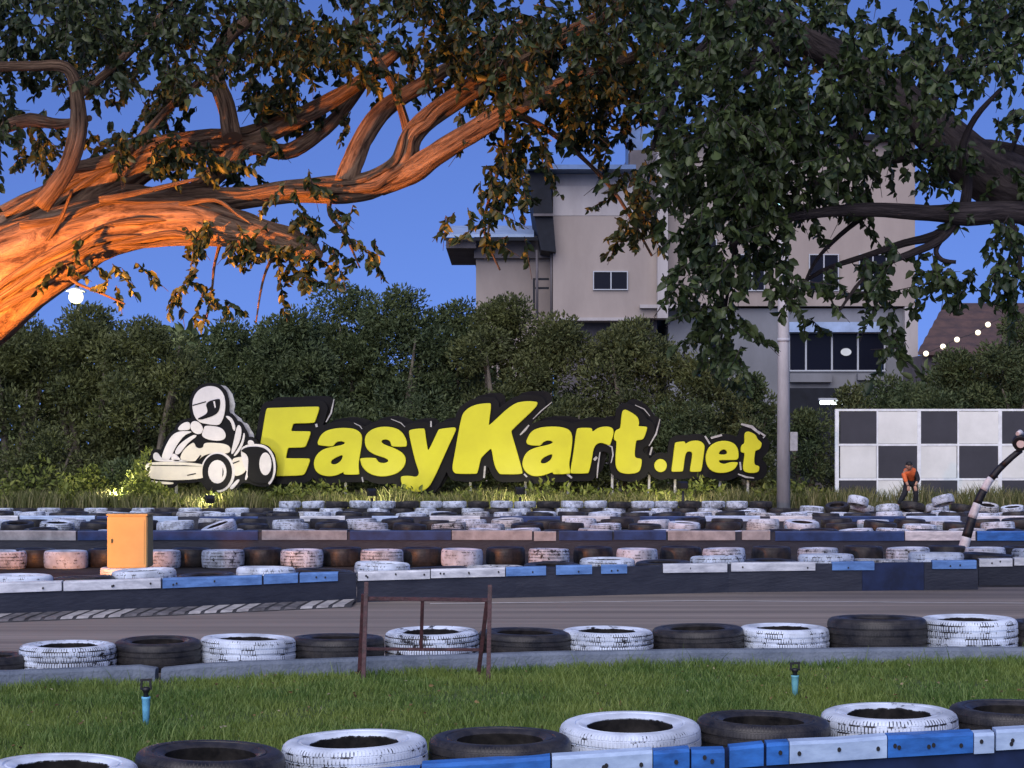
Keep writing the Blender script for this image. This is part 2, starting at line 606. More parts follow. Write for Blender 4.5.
# ------------------------------------------------------------------ setting: ground, track, turf, kerbs
bm = bmesh.new()
box(bm, -1500, 1500, -60, 3000, -.6, -.12)
tag(obj('ground', bm, 'earth'), kind='structure')
bm = bmesh.new()
ys = [-6, 0, 6, 12, 20.5, 23, 30, 38, 42, 46.0]
vs = [[bm.verts.new((X, Y, gz(Y))) for X in (-45, -15, 0, 15, 45)] for Y in ys[:5]]
for i in range(4):
    for k in range(4):
        bm.faces.new((vs[i][k], vs[i][k + 1], vs[i + 1][k + 1], vs[i + 1][k]))
tag(obj('track', bm, 'asphalt'), kind='structure')
bm = bmesh.new()
vs = [[bm.verts.new((X, Y, gz(Y))) for X in (-45, -15, 0, 15, 45)] for Y in ys[4:]]
for i in range(len(ys) - 5):
    for k in range(4):
        bm.faces.new((vs[i][k], vs[i][k + 1], vs[i + 1][k + 1], vs[i + 1][k]))
tag(obj('infield', bm, 'infield'), kind='structure')
bm = bmesh.new()
n1, n2 = 60, 12
vs = [[bm.verts.new((-40 + 80 * i / n1, 44.6 + 30 * (j / n2) ** 1.5,
                     gz(44.6 + 30 * (j / n2) ** 1.5) + .004 + (.06 * noise.noise(Vector((i * .7, j * .6, 3))) if 0 < j < n2 else 0) + .012 * j)) for i in range(n1 + 1)] for j in range(n2 + 1)]
for j in range(n2):
    for i in range(n1):
        bm.faces.new((vs[j][i], vs[j][i + 1], vs[j + 1][i + 1], vs[j + 1][i]))
tag(obj('verge', bm, 'earth', smooth=True), kind='structure')

KX = [-300, 0, 150, 260, 400, 560, 700, 1000, 1300]
KY = [684, 672, 666, 662, 657, 652.5, 650.5, 648, 648]
KTOP = .12


def kerbY(x):
    return F * (HC - KTOP) / (np.interp(x, KX, KY) - HOR)


def kerb_piece(x0, x1):
    bm = bmesh.new()
    xs = np.linspace(x0, x1, 24)
    prev = None
    for i, x in enumerate(xs):
        Y = kerbY(x)
        X = (x - 512) * Y / F
        dz = .006 * noise.noise(Vector((x * .03, 0, 1)))
        e = -.02 if i in (0, len(xs) - 1) else 0
        prof = [(X, Y - .02, -.08), (X, Y, KTOP - .018 + dz + e), (X, Y + .02, KTOP + dz + e), (X, Y + .11, KTOP + dz + e), (X, Y + .13, KTOP - .02 + dz + e), (X, Y + .13, -.08)]
        ring = [bm.verts.new(p) for p in prof]
        if prev:
            for k in range(5):
                bm.faces.new((prev[k], prev[k + 1], ring[k + 1], ring[k]))
        else:
            bm.faces.new(ring)
        prev = ring
    bm.faces.new(prev[::-1])
    return obj('kerb', bm, 'kerb_concrete')


tag(kerb_piece(-260, 155), kind='structure')
tag(kerb_piece(161, 1260), kind='structure')

bm = bmesh.new()
prev = None
for x in np.linspace(-300, 1300, 30):
    Y = kerbY(x) - .012
    X = (x - 512) * Y / F
    X0 = (x - 512) * 6.4 / F
    ring = [bm.verts.new((X0 + (X - X0) * t, 5.6 + (Y - 5.6) * t, .012 + .016 * noise.noise(Vector((x * .02, t * 6, 0))) if 0 < t < 1 else .012)) for t in np.linspace(0, 1, 14)]
    if prev:
        for k in range(13):
            bm.faces.new((prev[k], ring[k], ring[k + 1], prev[k + 1]))
    prev = ring
tag(obj('lawn', bm, 'turf_soil', smooth=True), kind='structure')


def blades(name, base, length, width, bend, m, parent=None):
    """thin bent grass blades: two quads each, root to tip"""
    n = len(base)
    a = RNG.uniform(0, 2 * math.pi, n)
    side = np.stack([np.cos(a), np.sin(a), np.zeros(n)], 1)
    b = RNG.uniform(0, 2 * math.pi, n)
    lean = np.stack([np.cos(b), np.sin(b), np.zeros(n)], 1) * (bend * RNG.uniform(.2, 1, n))[:, None]
    up = np.array([0, 0, 1.0])
    L = length[:, None]
    mid = base + L * (.55 * up + .35 * lean)
    tip = base + L * (up * .95 + lean)
    wv = side * (width[:, None] / 2)
    V = np.stack([base - wv, base + wv, mid - wv * .8, mid + wv * .8, tip - wv * .15, tip + wv * .15], 1).reshape(-1, 3)
    idx = np.array([0, 1, 3, 2, 2, 3, 5, 4])
    Fc = (np.arange(n)[:, None] * 6 + idx[None, :]).ravel()
    return arr_mesh(name, V, Fc, 4, m, parent)


# grass on the strip between the two tyre rows
n = 125000
px = RNG.uniform(-200, 1230, n)
t = RNG.uniform(0, 1, n) ** .9
Yk = np.array([kerbY(x) for x in np.linspace(-200, 1230, 200)])
Yk = np.interp(px, np.linspace(-200, 1230, 200), Yk) - .02
Yb = np.interp(px, [-200, -40, 1070, 1230], [7.1, 7.4, 9.2, 9.4])
Y = Yb + (Yk - Yb) * t
X = (px - 512) * Y / F
pn2 = np.array([noise.noise(Vector((x * 4.1, y * 4.1, 7))) for x, y in zip(X, Y)])
pn = np.array([noise.noise(Vector((x * 1.3, y * 1.3, 0))) for x, y in zip(X, Y)])
ln = (.034 + .026 * RNG.uniform(0, 1, n) + .026 * pn + .02 * pn2) * np.where(RNG.uniform(0, 1, n) > .985, 2.0, 1)
ln = np.maximum(ln, .014)
near_kerb = (Yk - Y) < .35
ln = ln * np.where(near_kerb, 1.25, 1)
g = blades('grass', np.stack([X, Y, np.full(n, .008)], 1), ln, RNG.uniform(.004, .008, n), .7, 'blade')
tag(g, 'short green grass strip between the two nearest tyre rows', 'grass', kind='stuff')

# fallen leaves and pale seed heads on the lawn
n = 420
px = RNG.uniform(-30, 1060, n)
t = RNG.uniform(0, 1, n)
Yk2 = np.array([kerbY(x) for x in px]) - .05
Yb2 = np.interp(px, [-40, 1070], [7.6, 9.3])
Y = Yb2 + (Yk2 - Yb2) * t
LITTER = np.stack([(px - 512) * Y / F, Y, RNG.uniform(.02, .075, n)], 1)

# painted edge line and the striped rumble kerb
bm = bmesh.new()
prev = None
for x in np.linspace(430, 1300, 30):
    y = np.interp(x, [430, 700, 1024, 1300], [604.0, 601.0, 603.5, 606])
    Y = F * HC / (y - HOR)
    X = (x - 512) * Y / F
    r_ = [bm.verts.new((X, Y - .03, .004)), bm.verts.new((X, Y + .03, .004))]
    if prev:
        bm.faces.new((prev[0], r_[0], r_[1], prev[1]))
    prev = r_
tag(obj('road_marking', bm, 'line_paint'), kind='structure')


def railAbaseY(x):
    y = np.interp(x, [-200, 0, 180, 355, 520, 720, 980, 1200], [625, 618, 611, 603, 598, 593, 590, 588])
    return F * HC / (y - HOR)


bm = bmesh.new()
bm2 = bmesh.new()
prev = None
for x in np.linspace(-200, 356, 20):
    Y = railAbaseY(x)
    X = (x - 512) * Y / F
    ring = [bm.verts.new((X, Y - .52, .0)), bm.verts.new((X, Y - .47, .022)), bm.verts.new((X, Y - .07, .040)), bm.verts.new((X, Y - .05, .0))]
    if prev:
        for k in range(3):
            bm.faces.new((prev[k], ring[k], ring[k + 1], prev[k + 1]))
    prev = ring
tag(obj('rumble_kerb', bm, 'rumble_dark'), kind='structure')
x = -190.0
while x < 346:
    wpx = 11.5
    rows_ = []
    for o in (-.512, -.47, -.075):
        t_ = (o + .512) / .437
        rows_.append([])
        for xx in (x + 7 * t_, x + wpx + 7 * t_):
            Y = railAbaseY(xx)
            zz = np.interp(o, [-.52, -.47, -.07], [0, .022, .040]) + .005
            rows_[-1].append(bm2.verts.new(((xx - 512) * Y / F, Y + o - .002, zz)))
    for q in range(2):
        f = bm2.faces.new((rows_[q][0], rows_[q][1], rows_[q + 1][1], rows_[q + 1][0]))
        f.material_index = 0 if int((x + 300) // 60.5) % 2 == 0 else 1
    x += 15.5
tag(obj('rumble_stripes', bm2, ['rumble_pale', 'rumble_worn']), kind='structure')

# ------------------------------------------------------------------ tyres
def tyre_mesh(name, seg, m):
    half = [(.205, .0), (.200, .045), (.184, .070), (.180, .082), (.187, .088), (.205, .095), (.218, .0975), (.222, .0935), (.228, .0935), (.232, .099), (.250, .101), (.268, .0985), (.280, .094),
            (.290, .085), (.2955, .072), (.2975, .0485), (.2925, .0475), (.2925, .0415), (.2985, .0405), (.2995, .0125), (.2945, .0115)]
    if seg < 40:
        half = [(.205, .0), (.182, .078), (.205, .094), (.245, .100), (.280, .095), (.2945, .075), (.300, .030)]
    prof = half[:1] + half[1:] + [(r, -z) for r, z in reversed(half[1:])]
    bm = bmesh.new()
    lathe(bm, prof, seg, closed=True)
    bmesh.ops.recalc_face_normals(bm, faces=bm.faces[:])
    me = bpy.data.meshes.new(name)
    bm.to_mesh(me)
    bm.free()
    me.set_sharp_from_angle(angle=math.radians(32))
    me.materials.append(MATS[m])
    return me


TM = {}
for k, m in (('white', 'tyre_white'), ('black', 'tyre_black'), ('grey', 'tyre_grey')):
    TM[k, 'near'] = tyre_mesh('tyre_' + k, 72, m)
    TM[k, 'far'] = tyre_mesh('tyre_' + k + '_plain', 28, m)
PROTO = {}
ROWN = {}
TYRES = []


def tyre(kind, px, Y, D, T, z0, row, lod='near', tilt=None, label=None, group=None):
    """one tyre lying flat: px column, distance, diameter, thickness, height of its underside"""
    key = (kind, lod)
    if key not in PROTO:
        PROTO[key] = bpy.data.objects.new('tyre', TM[key])
        o = PROTO[key]
    else:
        o = PROTO[key].copy()
    COL.objects.link(o)
    s = D / .6
    o.scale = (s * random.uniform(.965, 1.035), s * random.uniform(.965, 1.035), T / .2)
    tx, ty = (random.uniform(-.03, .03), random.uniform(-.03, .03)) if tilt is None else tilt
    o.rotation_euler = (tx, ty, random.uniform(0, 6.28))
    o.location = ((px - 512) * Y / F, Y, z0 + T / 2 + (abs(math.sin(tx)) + abs(math.sin(ty))) * D * .35)
    ck = (row, kind)
    ROWN[ck] = ROWN.get(ck, 0) + 1
    word = {'white': 'white-painted', 'black': 'bare black', 'grey': 'greyed white'}[kind]
    o['label'] = label or f'{ordinal(ROWN[ck])} {word} tyre from the left in {row}'
    o['category'] = 'tyre'
    o['group'] = group or 'tyres lying in barrier rows'
    TYRES.append(o)
    return o


# nearest row
row = 'the nearest row along the bottom'
for px, py, wpx, k in ((62, 763, 150, 'white'), (210, 751, 152, 'black'), (355, 740, 146, 'white'), (500, 735, 141, 'black'), (630, 724, 143, 'white'),
                       (763, 718, 134, 'black'), (889, 711, 138, 'white'), (1012, 706, 128, 'black')):
    Y = F * (HC - .26) / (py - HOR)
    tyre(k, px, Y, wpx * Y / F, .215, .04, row, tilt=(random.uniform(-.02, .03), random.uniform(-.035, .02)))
# second row, behind the concrete kerb
row = 'the row behind the concrete kerb'
for px, py, wpx, k in ((-8, 655, 70, 'black'), (68, 644, 95, 'white'), (158, 641, 86, 'black'), (248, 638, 95, 'white'), (338, 637, 92, 'black'), (432, 631, 94, 'white'),
                       (525, 632, 92, 'black'), (607, 630, 92, 'white'), (698, 628, 92, 'black'), (784, 627, 88, 'white'), (877, 618, 97, 'black'), (968, 618, 95, 'white'), (1046, 622, 74, 'black')):
    Y = kerbY(px) + .13 + .34
    D = wpx * Y / F
    top = HC - (py - HOR) * Y / F
    T = max(.17, min(.25, top - .045))
    tyre(k, px, Y, D, T, max(0.0, top - T), row, tilt=(random.uniform(-.02, .02), random.uniform(-.03, .03)))
# third row, right behind the long belt rail across the track
row = 'the row behind the long rail'
x, i = 20, 0
while x < 1040:
    Y = railAbaseY(x) + .42 + (.75 if x > 975 else 0)
    k = 'white' if i % 2 == 0 else 'black'
    if i in (8, 15):
        k = 'grey'
    D = random.uniform(.57, .61)
    tyre(k, x, Y, D, random.uniform(.19, .215) + (.02 if k == 'white' else 0), .135 if k == 'white' else .10, row, tilt=(random.uniform(-.03, .03), random.uniform(-.05, .05)))
    x += D * F / Y * .97
    i += 1
# fourth row: faces towards the camera, under the far rail
row = 'the row before the navy rail'
xs = [(5, 'white'), (26, 'black'), (66, 'white'), (166, 'white')]
cen = [5, 66, 112, 160, 223, 302, 382, 462, 549, 637, 724, 818, 908, 985]
for i, c in enumerate(cen):
    if c == 112:
        continue
    tyre('white', c, 24.6 + .0008 * c, .56, .23, -.06, row, lod='far', tilt=(0, random.uniform(-.03, .03)))
    if i + 1 < len(cen):
        b = (c + (cen[i + 1] if c != 66 else 160)) / 2
        if c == 66:
            b = 108
        tyre('black', b, 24.9 + .0008 * c, .54, .24, -.06, row, lod='far', tilt=(0, random.uniform(-.02, .02)))
tyre('black', 1022, 25.7, .54, .22, -.06, row, lod='far')
# rows further back
def far_row(row, Yf, D, T, z, x0, x1, pattern, step=1.0, lod='far', jig=.12, tl=.06, zj=.03):
    x, i = x0, 0
    while x < x1:
        k = pattern[i % len(pattern)]
        Y = Yf(x) + random.uniform(-jig, jig)
        tyre({'w': 'white', 'b': 'black', 'g': 'grey'}[k], x, Y, D * random.uniform(.95, 1.05), T, z + random.uniform(0, zj), row, lod=lod,
             tilt=(random.uniform(-tl, tl), random.uniform(-tl, tl)))
        x += D * F / Y * step
        i += 1


far_row('the row behind the navy rail', lambda x: 29.3, .56, .175, .04, 4, 1024, 'wbbwwbgbwb', 1.02)
tyre('white', 219, 28.9, .56, .17, .09, 'the row behind the navy rail', lod='near', tilt=(-.32, -.12), label='white tyre tilted up on its edge beyond the yellow box', group='tyres lying in barrier rows')
far_row('the second row behind the navy rail', lambda x: 31.2, .56, .175, .06, 18, 1026, 'bwbgwbbw', 1.15, tl=.1)
far_row('the middle row of the field', lambda x: 33.2, .57, .18, .05, -4, 1030, 'wbwbbwgb', 1.12)
far_row('the row behind the low rail', lambda x: 38.2, .57, .20, -.02, 0, 1028, 'bwbbwbgwb', 1.12)
far_row('the row before the farthest rail', lambda x: 40.6, .57, .17, -.07, 9, 1028, 'wwbgwb', 1.25, jig=.2, tl=.08)
far_row('the lower row before the sign', lambda x: 46.0, .57, .185, -.15, 2, 800, 'wb', 1.0, jig=.04, tl=.02, zj=.01)
far_row('the upper row before the sign', lambda x: 46.05, .57, .165, .037, 290, 772, 'wwb', 1.0, jig=.04, tl=.03, zj=.01)
far_row('the row before the chequered wall', lambda x: 45.4, .57, .19, -.12, 812, 1030, 'wbgwb', 1.05, jig=.3, tl=.25)
tyre('white', 858, 44.6, .50, .2, .07, 'x', tilt=(.25, -.18), lod='far', label='pale tyre propped up left of the person in the orange vest', group='tyres lying in barrier rows')
tyre('white', 943, 44.6, .52, .2, .08, 'x', tilt=(.22, .25), lod='far', label='pale tyre propped up right of the person in the orange vest', group='tyres lying in barrier rows')


# ------------------------------------------------------------------ belt rails with painted boards
def rail(label, Yf, segs, H, strip, x0, x1, face_mats=None, bolts=True, thick=.05, group='belt rails along the track', seed=0):
    rnd = random.Random(seed)
    Y0 = Yf((x0 + x1) / 2)
    root = thing('barrier_rail', label, 'barrier', (((x0 + x1) / 2 - 512) * Y0 / F, Y0, gz(Y0)), 0, group)
    zb = gz(Y0)

    def sweep(bm, xa, xb, prof, mi=0, n=None):
        n = n or max(3, int(abs(xb - xa) / 25))
        prev = None
        for x in np.linspace(xa, xb, n):
            Y = Yf(x)
            X = (x - 512) * Y / F
            ring = [bm.verts.new((X, Y + a, zb + b + .006 * noise.noise(Vector((x * .02, b * 9, seed))))) for a, b in prof]
            if prev:
                for k in range(len(prof)):
                    j = (k + 1) % len(prof)
                    bm.faces.new((prev[k], prev[j], ring[j], ring[k])).material_index = mi
            else:
                bm.faces.new(ring[::-1]).material_index = mi
            prev = ring
        bm.faces.new(prev).material_index = mi

    hb = H - strip
    for xa, xb, fm in (face_mats or [(x0, x1, 'rubber_belt')]):
        bm = bmesh.new()
        sweep(bm, xa, xb, [(0, -.05), (.0, hb * .5), (.004, H - .012), (.03, H - .006), (.05, H - .012), (.05, -.05)])
        obj('rubber_face', bm, fm, root, smooth=False)
    for sg in segs:
        xa, xb, m = sg
        bm = bmesh.new()
        dz0 = rnd.uniform(-.008, .008)
        sweep(bm, xa, xb, [(-.020, hb + dz0), (-.024, H - .012 + dz0), (-.016, H + .003 + dz0), (.052, H + .006 + dz0), (.052, H - .005), (-.004, hb + dz0 + .004)], n=max(2, int((xb - xa) / 30)))
        if bolts:
            for q in (.12, .16, .5, .54, .9) if xb - xa > 70 else (.4, .65):
                if rnd.random() < .75:
                    x = xa + (xb - xa) * (q + rnd.uniform(-.03, .03))
                    Y = Yf(x) - .0245
                    c = Vector(((x - 512) * Y / F, Y, zb + hb + strip * rnd.uniform(.35, .6)))
                    pr = [c + Vector((math.cos(a) * .009, 0, math.sin(a) * .011)) for a in np.linspace(0, 2 * math.pi, 9)[:-1]]
                    prism(bm, pr, [p - Vector((0, .004, 0)) for p in pr], 1)
        obj('painted_board', bm, [m, 'bolt_black'], root)
    return root


def rowFY(x):
    return np.interp(x, [-100, 65, 355, 630, 890, 1200], [6.68, 7.06, 7.61, 8.07, 8.53, 9.02])


rail('blue and white board rail along the bottom right edge, in front of the nearest tyres', rowFY,
     [(60, 180, 'board_pale'), (182, 300, 'board_blue'), (302, 420, 'board_blue'), (422, 550, 'board_blue'), (552, 652, 'board_pale'), (653, 689, 'board_blue'),
      (691, 724, 'board_blue'), (729, 763, 'board_blue'), (766, 788, 'board_blue'), (789, 886, 'board_pale'), (887, 972, 'board_blue'), (973, 993, 'board_pale'),
      (995, 1120, 'board_pale')], .205, .092, 40, 1150, [(40, 1150, 'belt_navy')], seed=1)
rail('navy belt rail with white and blue boards, left of the maroon stand', lambda x: railAbaseY(x),
     [(-120, 62, 'board_white'), (64, 161, 'board_white'), (163, 262, 'board_mid'), (264, 298, 'board_mid'), (300, 338, 'board_mid')], .300, .085, -130, 356, seed=2)
rail('long charcoal belt rail with broken white and blue boards across the middle', lambda x: railAbaseY(x) + .06,
     [(358, 430, 'board_white'), (431, 505, 'board_white'), (506, 546, 'board_mid'), (556, 592, 'board_mid'), (601, 627, 'board_mid'), (663, 727, 'board_white'),
      (731, 815, 'board_white'), (832, 874, 'board_mid'), (932, 976, 'board_mid')], .300, .085, 357, 978,
     [(357, 862, 'rubber_belt'), (862.3, 924, 'belt_navy'), (924.3, 978, 'rubber_belt')], seed=3)
rail('short navy belt rail with white boards at the right edge of the track', lambda x: railAbaseY(x) + .75,
     [(979, 1012, 'board_white'), (1014, 1080, 'board_white')], .300, .085, 979, 1090, seed=4)
rail('weathered rail of grey, white and navy boards behind the tyre row lit orange', lambda x: 28.0,
     [(-20, 76, 'board_grey'), (78, 150, 'board_navy'), (152, 258, 'board_navy'), (262, 347, 'board_grey'), (350, 451, 'board_navy'), (452, 532, 'board_grey'), (534, 556, 'board_grey'),
      (559, 612, 'board_navy'), (614, 666, 'board_navy'), (668, 735, 'board_grey'), (742, 770, 'board_grey'), (775, 904, 'board_navy'), (905, 975, 'board_white'),
      (977, 1060, 'board_blue')], .335, .135, -30, 1070, seed=5, bolts=False)
rail('low pale blue and white rail in the middle of the tyre field', lambda x: 36.6,
     [(-20, 18, 'board_white'), (20, 95, 'board_pale'), (97, 132, 'board_navy'), (150, 178, 'board_pale'), (200, 258, 'board_navy'), (300, 345, 'board_white'), (372, 398, 'board_pale'),
      (430, 480, 'board_white'), (500, 560, 'board_navy'), (562, 610, 'board_white'), (640, 700, 'board_navy'), (705, 760, 'board_pale'), (770, 812, 'board_white'), (840, 905, 'board_navy'),
      (906, 960, 'board_pale'), (975, 1060, 'board_white')], .22, .10, -30, 1070, seed=6, bolts=False)
rail('farthest rail of white and blue boards below the tyre row before the sign', lambda x: 42.5,
     [(-20, 60, 'board_navy'), (62, 118, 'board_white'), (160, 215, 'board_pale'), (330, 372, 'board_pale'), (557, 610, 'board_white'), (611, 660, 'board_mid'), (661, 722, 'board_pale'),
      (760, 790, 'board_white'), (900, 960, 'board_mid'), (990, 1060, 'board_grey')], .16, .09, -30, 1070, seed=7, bolts=False)

# ------------------------------------------------------------------ foreground furniture
# maroon steel stand
Y = 12.2
s = Y / F
root = thing('steel_stand', 'rusty maroon steel stand with splayed legs on the grass by the kerb', 'stand', ((425 - 512) * s, Y, 0))
def sp(x, y, dy=0.0):
    p = P(x, y, Y)
    return Vector((p.x, Y + dy, p.z))
for a, b, dyb in (((366.5, 582), (364.5, 680), -.10), ((363.5, 594), (358, 680), .10), ((490, 585), (488.5, 680), -.10), ((487, 602), (477.5, 680), .10)):
    bm = bmesh.new()
    q = sp(*b)
    q.z = 0.0
    bar(bm, sp(*a), Vector((q.x, Y + dyb, 0)), .027, .027, up=(0, 1, 0))
    obj('leg', bm, 'maroon_steel', root, bevel=.003)
bm = bmesh.new()
bar(bm, sp(366, 598.5), sp(489, 600), .026)
obj('top_rail', bm, 'maroon_steel', root, bevel=.003)
bm = bmesh.new()
bar(bm, sp(361, 650, .07), sp(482, 651, .07), .020)
obj('lower_rail', bm, 'maroon_steel', root, bevel=.003)
bm = bmesh.new()
bar(bm, sp(422.5, 601), sp(420.5, 650, .07), .022, up=(0, 1, 0))
obj('middle_post', bm, 'maroon_steel', root, bevel=.003)


def sprinkler(px, yb, yt, label, m):
    Y = F * HC / (yb - HOR)
    X = (px - 512) * Y / F
    h = HC - (yt - HOR) * Y / F
    root = thing('sprinkler', label, 'sprinkler', (X, Y, 0), 0, 'sprinklers in the grass')
    bm = bmesh.new()
    k = h / .26
    lathe(bm, [(.001, 0), (.014, 0), (.020, .12 * k), (.022, .165 * k), (.024, .168 * k), (.024, .178 * k), (.001, .178 * k)], 16, (X, Y, 0))
    obj('riser_pipe', bm, m, root, smooth=True)
    bm = bmesh.new()
    lathe(bm, [(.001, .178 * k), (.016, .178 * k), (.012, .195 * k), (.018, .205 * k), (.026, .222 * k), (.010, .230 * k), (.001, .23 * k)], 14, (X, Y, 0))
    bar(bm, (X - .026, Y, .215 * k), (X - .022, Y, .262 * k), .010, .014)
    bar(bm, (X + .026, Y, .215 * k), (X + .022, Y, .262 * k), .010, .014)
    bar(bm, (X - .030, Y, .264 * k), (X + .030, Y, .268 * k), .012, .012)
    obj('spray_head', bm, 'black_metal', root)
    return root


sprinkler(146, 731, 681, 'blue riser sprinkler with a black head at the left of the grass', 'pipe_blue')
sprinkler(795, 700, 664, 'teal riser sprinkler with a black head at the right of the grass', 'pipe_teal')

# cream utility box on a thin tyre
Yb = 23.0
s = Yb / F
x0, x1 = (107 - 512) * s, (147 - 512) * s
zt, zb_ = HC - (514 - HOR) * s, HC - (568 - HOR) * s
root = thing('utility_box', 'cream utility box glowing orange under the floodlight, standing among the tyres', 'box', ((x0 + x1) / 2, Yb + .2, zb_))
bm = bmesh.new()
box(bm, x0, x1, Yb, Yb + .40, zb_, zt - .025)
obj('cabinet', bm, 'box_cream', root, bevel=.012)
bm = bmesh.new()
box(bm, x0 - .012, x1 + .012, Yb - .012, Yb + .412, zt - .024, zt)
obj('lid', bm, 'box_cream', root, bevel=.008)
bm = bmesh.new()
box(bm, x0 + .03, x1 - .03, Yb - .006, Yb - .0, zb_ + .05, zt - .07)
dr = obj('door', bm, 'box_cream', root, bevel=.002)
bm = bmesh.new()
box(bm, x0 + .055, x0 + .068, Yb - .020, Yb - .0062, zb_ + .30, zb_ + .35)
lk = obj('latch', bm, 'black_metal', dr)
tyre('white', 123, Yb + .2, .56, zb_ + .058, -.06, 'x', tilt=(0, 0), label='white tyre under the cream utility box', group='tyres lying in barrier rows')

# striped bent pole with a lamp head at the right
Yp = 27.3
pts = [P(x, y, Yp) for x, y in ((962, 553), (967, 535), (973, 515), (980, 497), (989, 481), (1000, 468), (1013, 456), (1021, 450))]
root = thing('striped_pole', 'black and white striped bent pole with a lamp head leaning right', 'pole', tuple(P(962, 553, Yp)))
cum = [0]
for a, b in zip(pts, pts[1:]):
    cum.append(cum[-1] + (b - a).length)
def along(t):
    d = t * cum[-1]
    for i in range(len(pts) - 1):
        if d <= cum[i + 1] + 1e-6:
            return pts[i].lerp(pts[i + 1], (d - cum[i]) / (cum[i + 1] - cum[i]))
cuts = [0, .135, .30, .425, .545, .66, .80, 1.0]
for i, (a, b) in enumerate(zip(cuts, cuts[1:])):
    bm = bmesh.new()
    q = [along(a + (b - a) * k / 4) for k in range(5)]
    r_ = [.076 - .034 * (a + (b - a) * k / 4) for k in range(5)]
    tube(bm, q, r_, 16)
    obj('pole_band', bm, 'stripe_white' if i in (0, 2, 4) else 'stripe_black', root)
bm = bmesh.new()
c = P(1020, 442, Yp)
tube(bm, [c + Vector((-.02, -.10, -.03)), c + Vector((0, 0, 0)), c + Vector((.02, .14, .03))], [.105, .115, .07], 18)
obj('lamp_housing', bm, 'black_metal', root)
bm = bmesh.new()
tube(bm, [c + Vector((-.02, -.115, -.03)), c + Vector((-.018, -.102, -.03))], [.055, .06], 18)
obj('lamp_lens', bm, 'cloth_pale', root)
bm = bmesh.new()
tube(bm, [c + Vector((-.05, -.05, .115)), c + Vector((0, 0, .135)), c + Vector((.05, .05, .115))], [.03, .045, .03], 12)
obj('lamp_cap', bm, 'stripe_white', root)

# ------------------------------------------------------------------ the lettering sign and the kart cutout
YS = 50.0


def chaikin(pts, it=2):
    pts = [tuple(p) for p in pts]
    for _ in range(it):
        out = []
        n = len(pts)
        for i in range(n):
            a, b = pts[i], pts[(i + 1) % n]
            out.append((a[0] * .75 + b[0] * .25, a[1] * .75 + b[1] * .25))
            out.append((a[0] * .25 + b[0] * .75, a[1] * .25 + b[1] * .75))
        pts = out
    return pts


def flat_piece(name, loops, Yfront, depth, m, parent, bevel=.006):
    """a cut-out board: outlines in pixels (first outer, then holes), front face at Yfront"""
    cu = bpy.data.curves.new(name, 'CURVE')
    cu.dimensions = '2D'
    cu.fill_mode = 'BOTH'
    cu.extrude = depth / 2
    cu.bevel_depth = bevel
    cu.bevel_resolution = 1
    for lp in loops:
        s_ = cu.splines.new('POLY')
        s_.points.add(len(lp) - 1)
        for i, (x, y) in enumerate(lp):
            s_.points[i].co = ((x - 512) * YS / F, HC - (y - HOR) * YS / F, 0, 1)
        s_.use_cyclic_u = True
    to = bpy.data.objects.new('tmp', cu)
    COL.objects.link(to)
    dg = bpy.context.evaluated_depsgraph_get()
    me = bpy.data.meshes.new_from_object(to.evaluated_get(dg))
    bpy.data.objects.remove(to)
    bpy.data.curves.remove(cu)
    me.name = name
    M = Matrix(((1, 0, 0, 0), (0, 0, -1, Yfront + depth / 2), (0, 1, 0, 0), (0, 0, 0, 1)))
    me.transform(M)
    me.materials.clear()
    o = link_mesh(name, me, m, parent)
    me.transform(parent_world(parent).inverted())
    return o


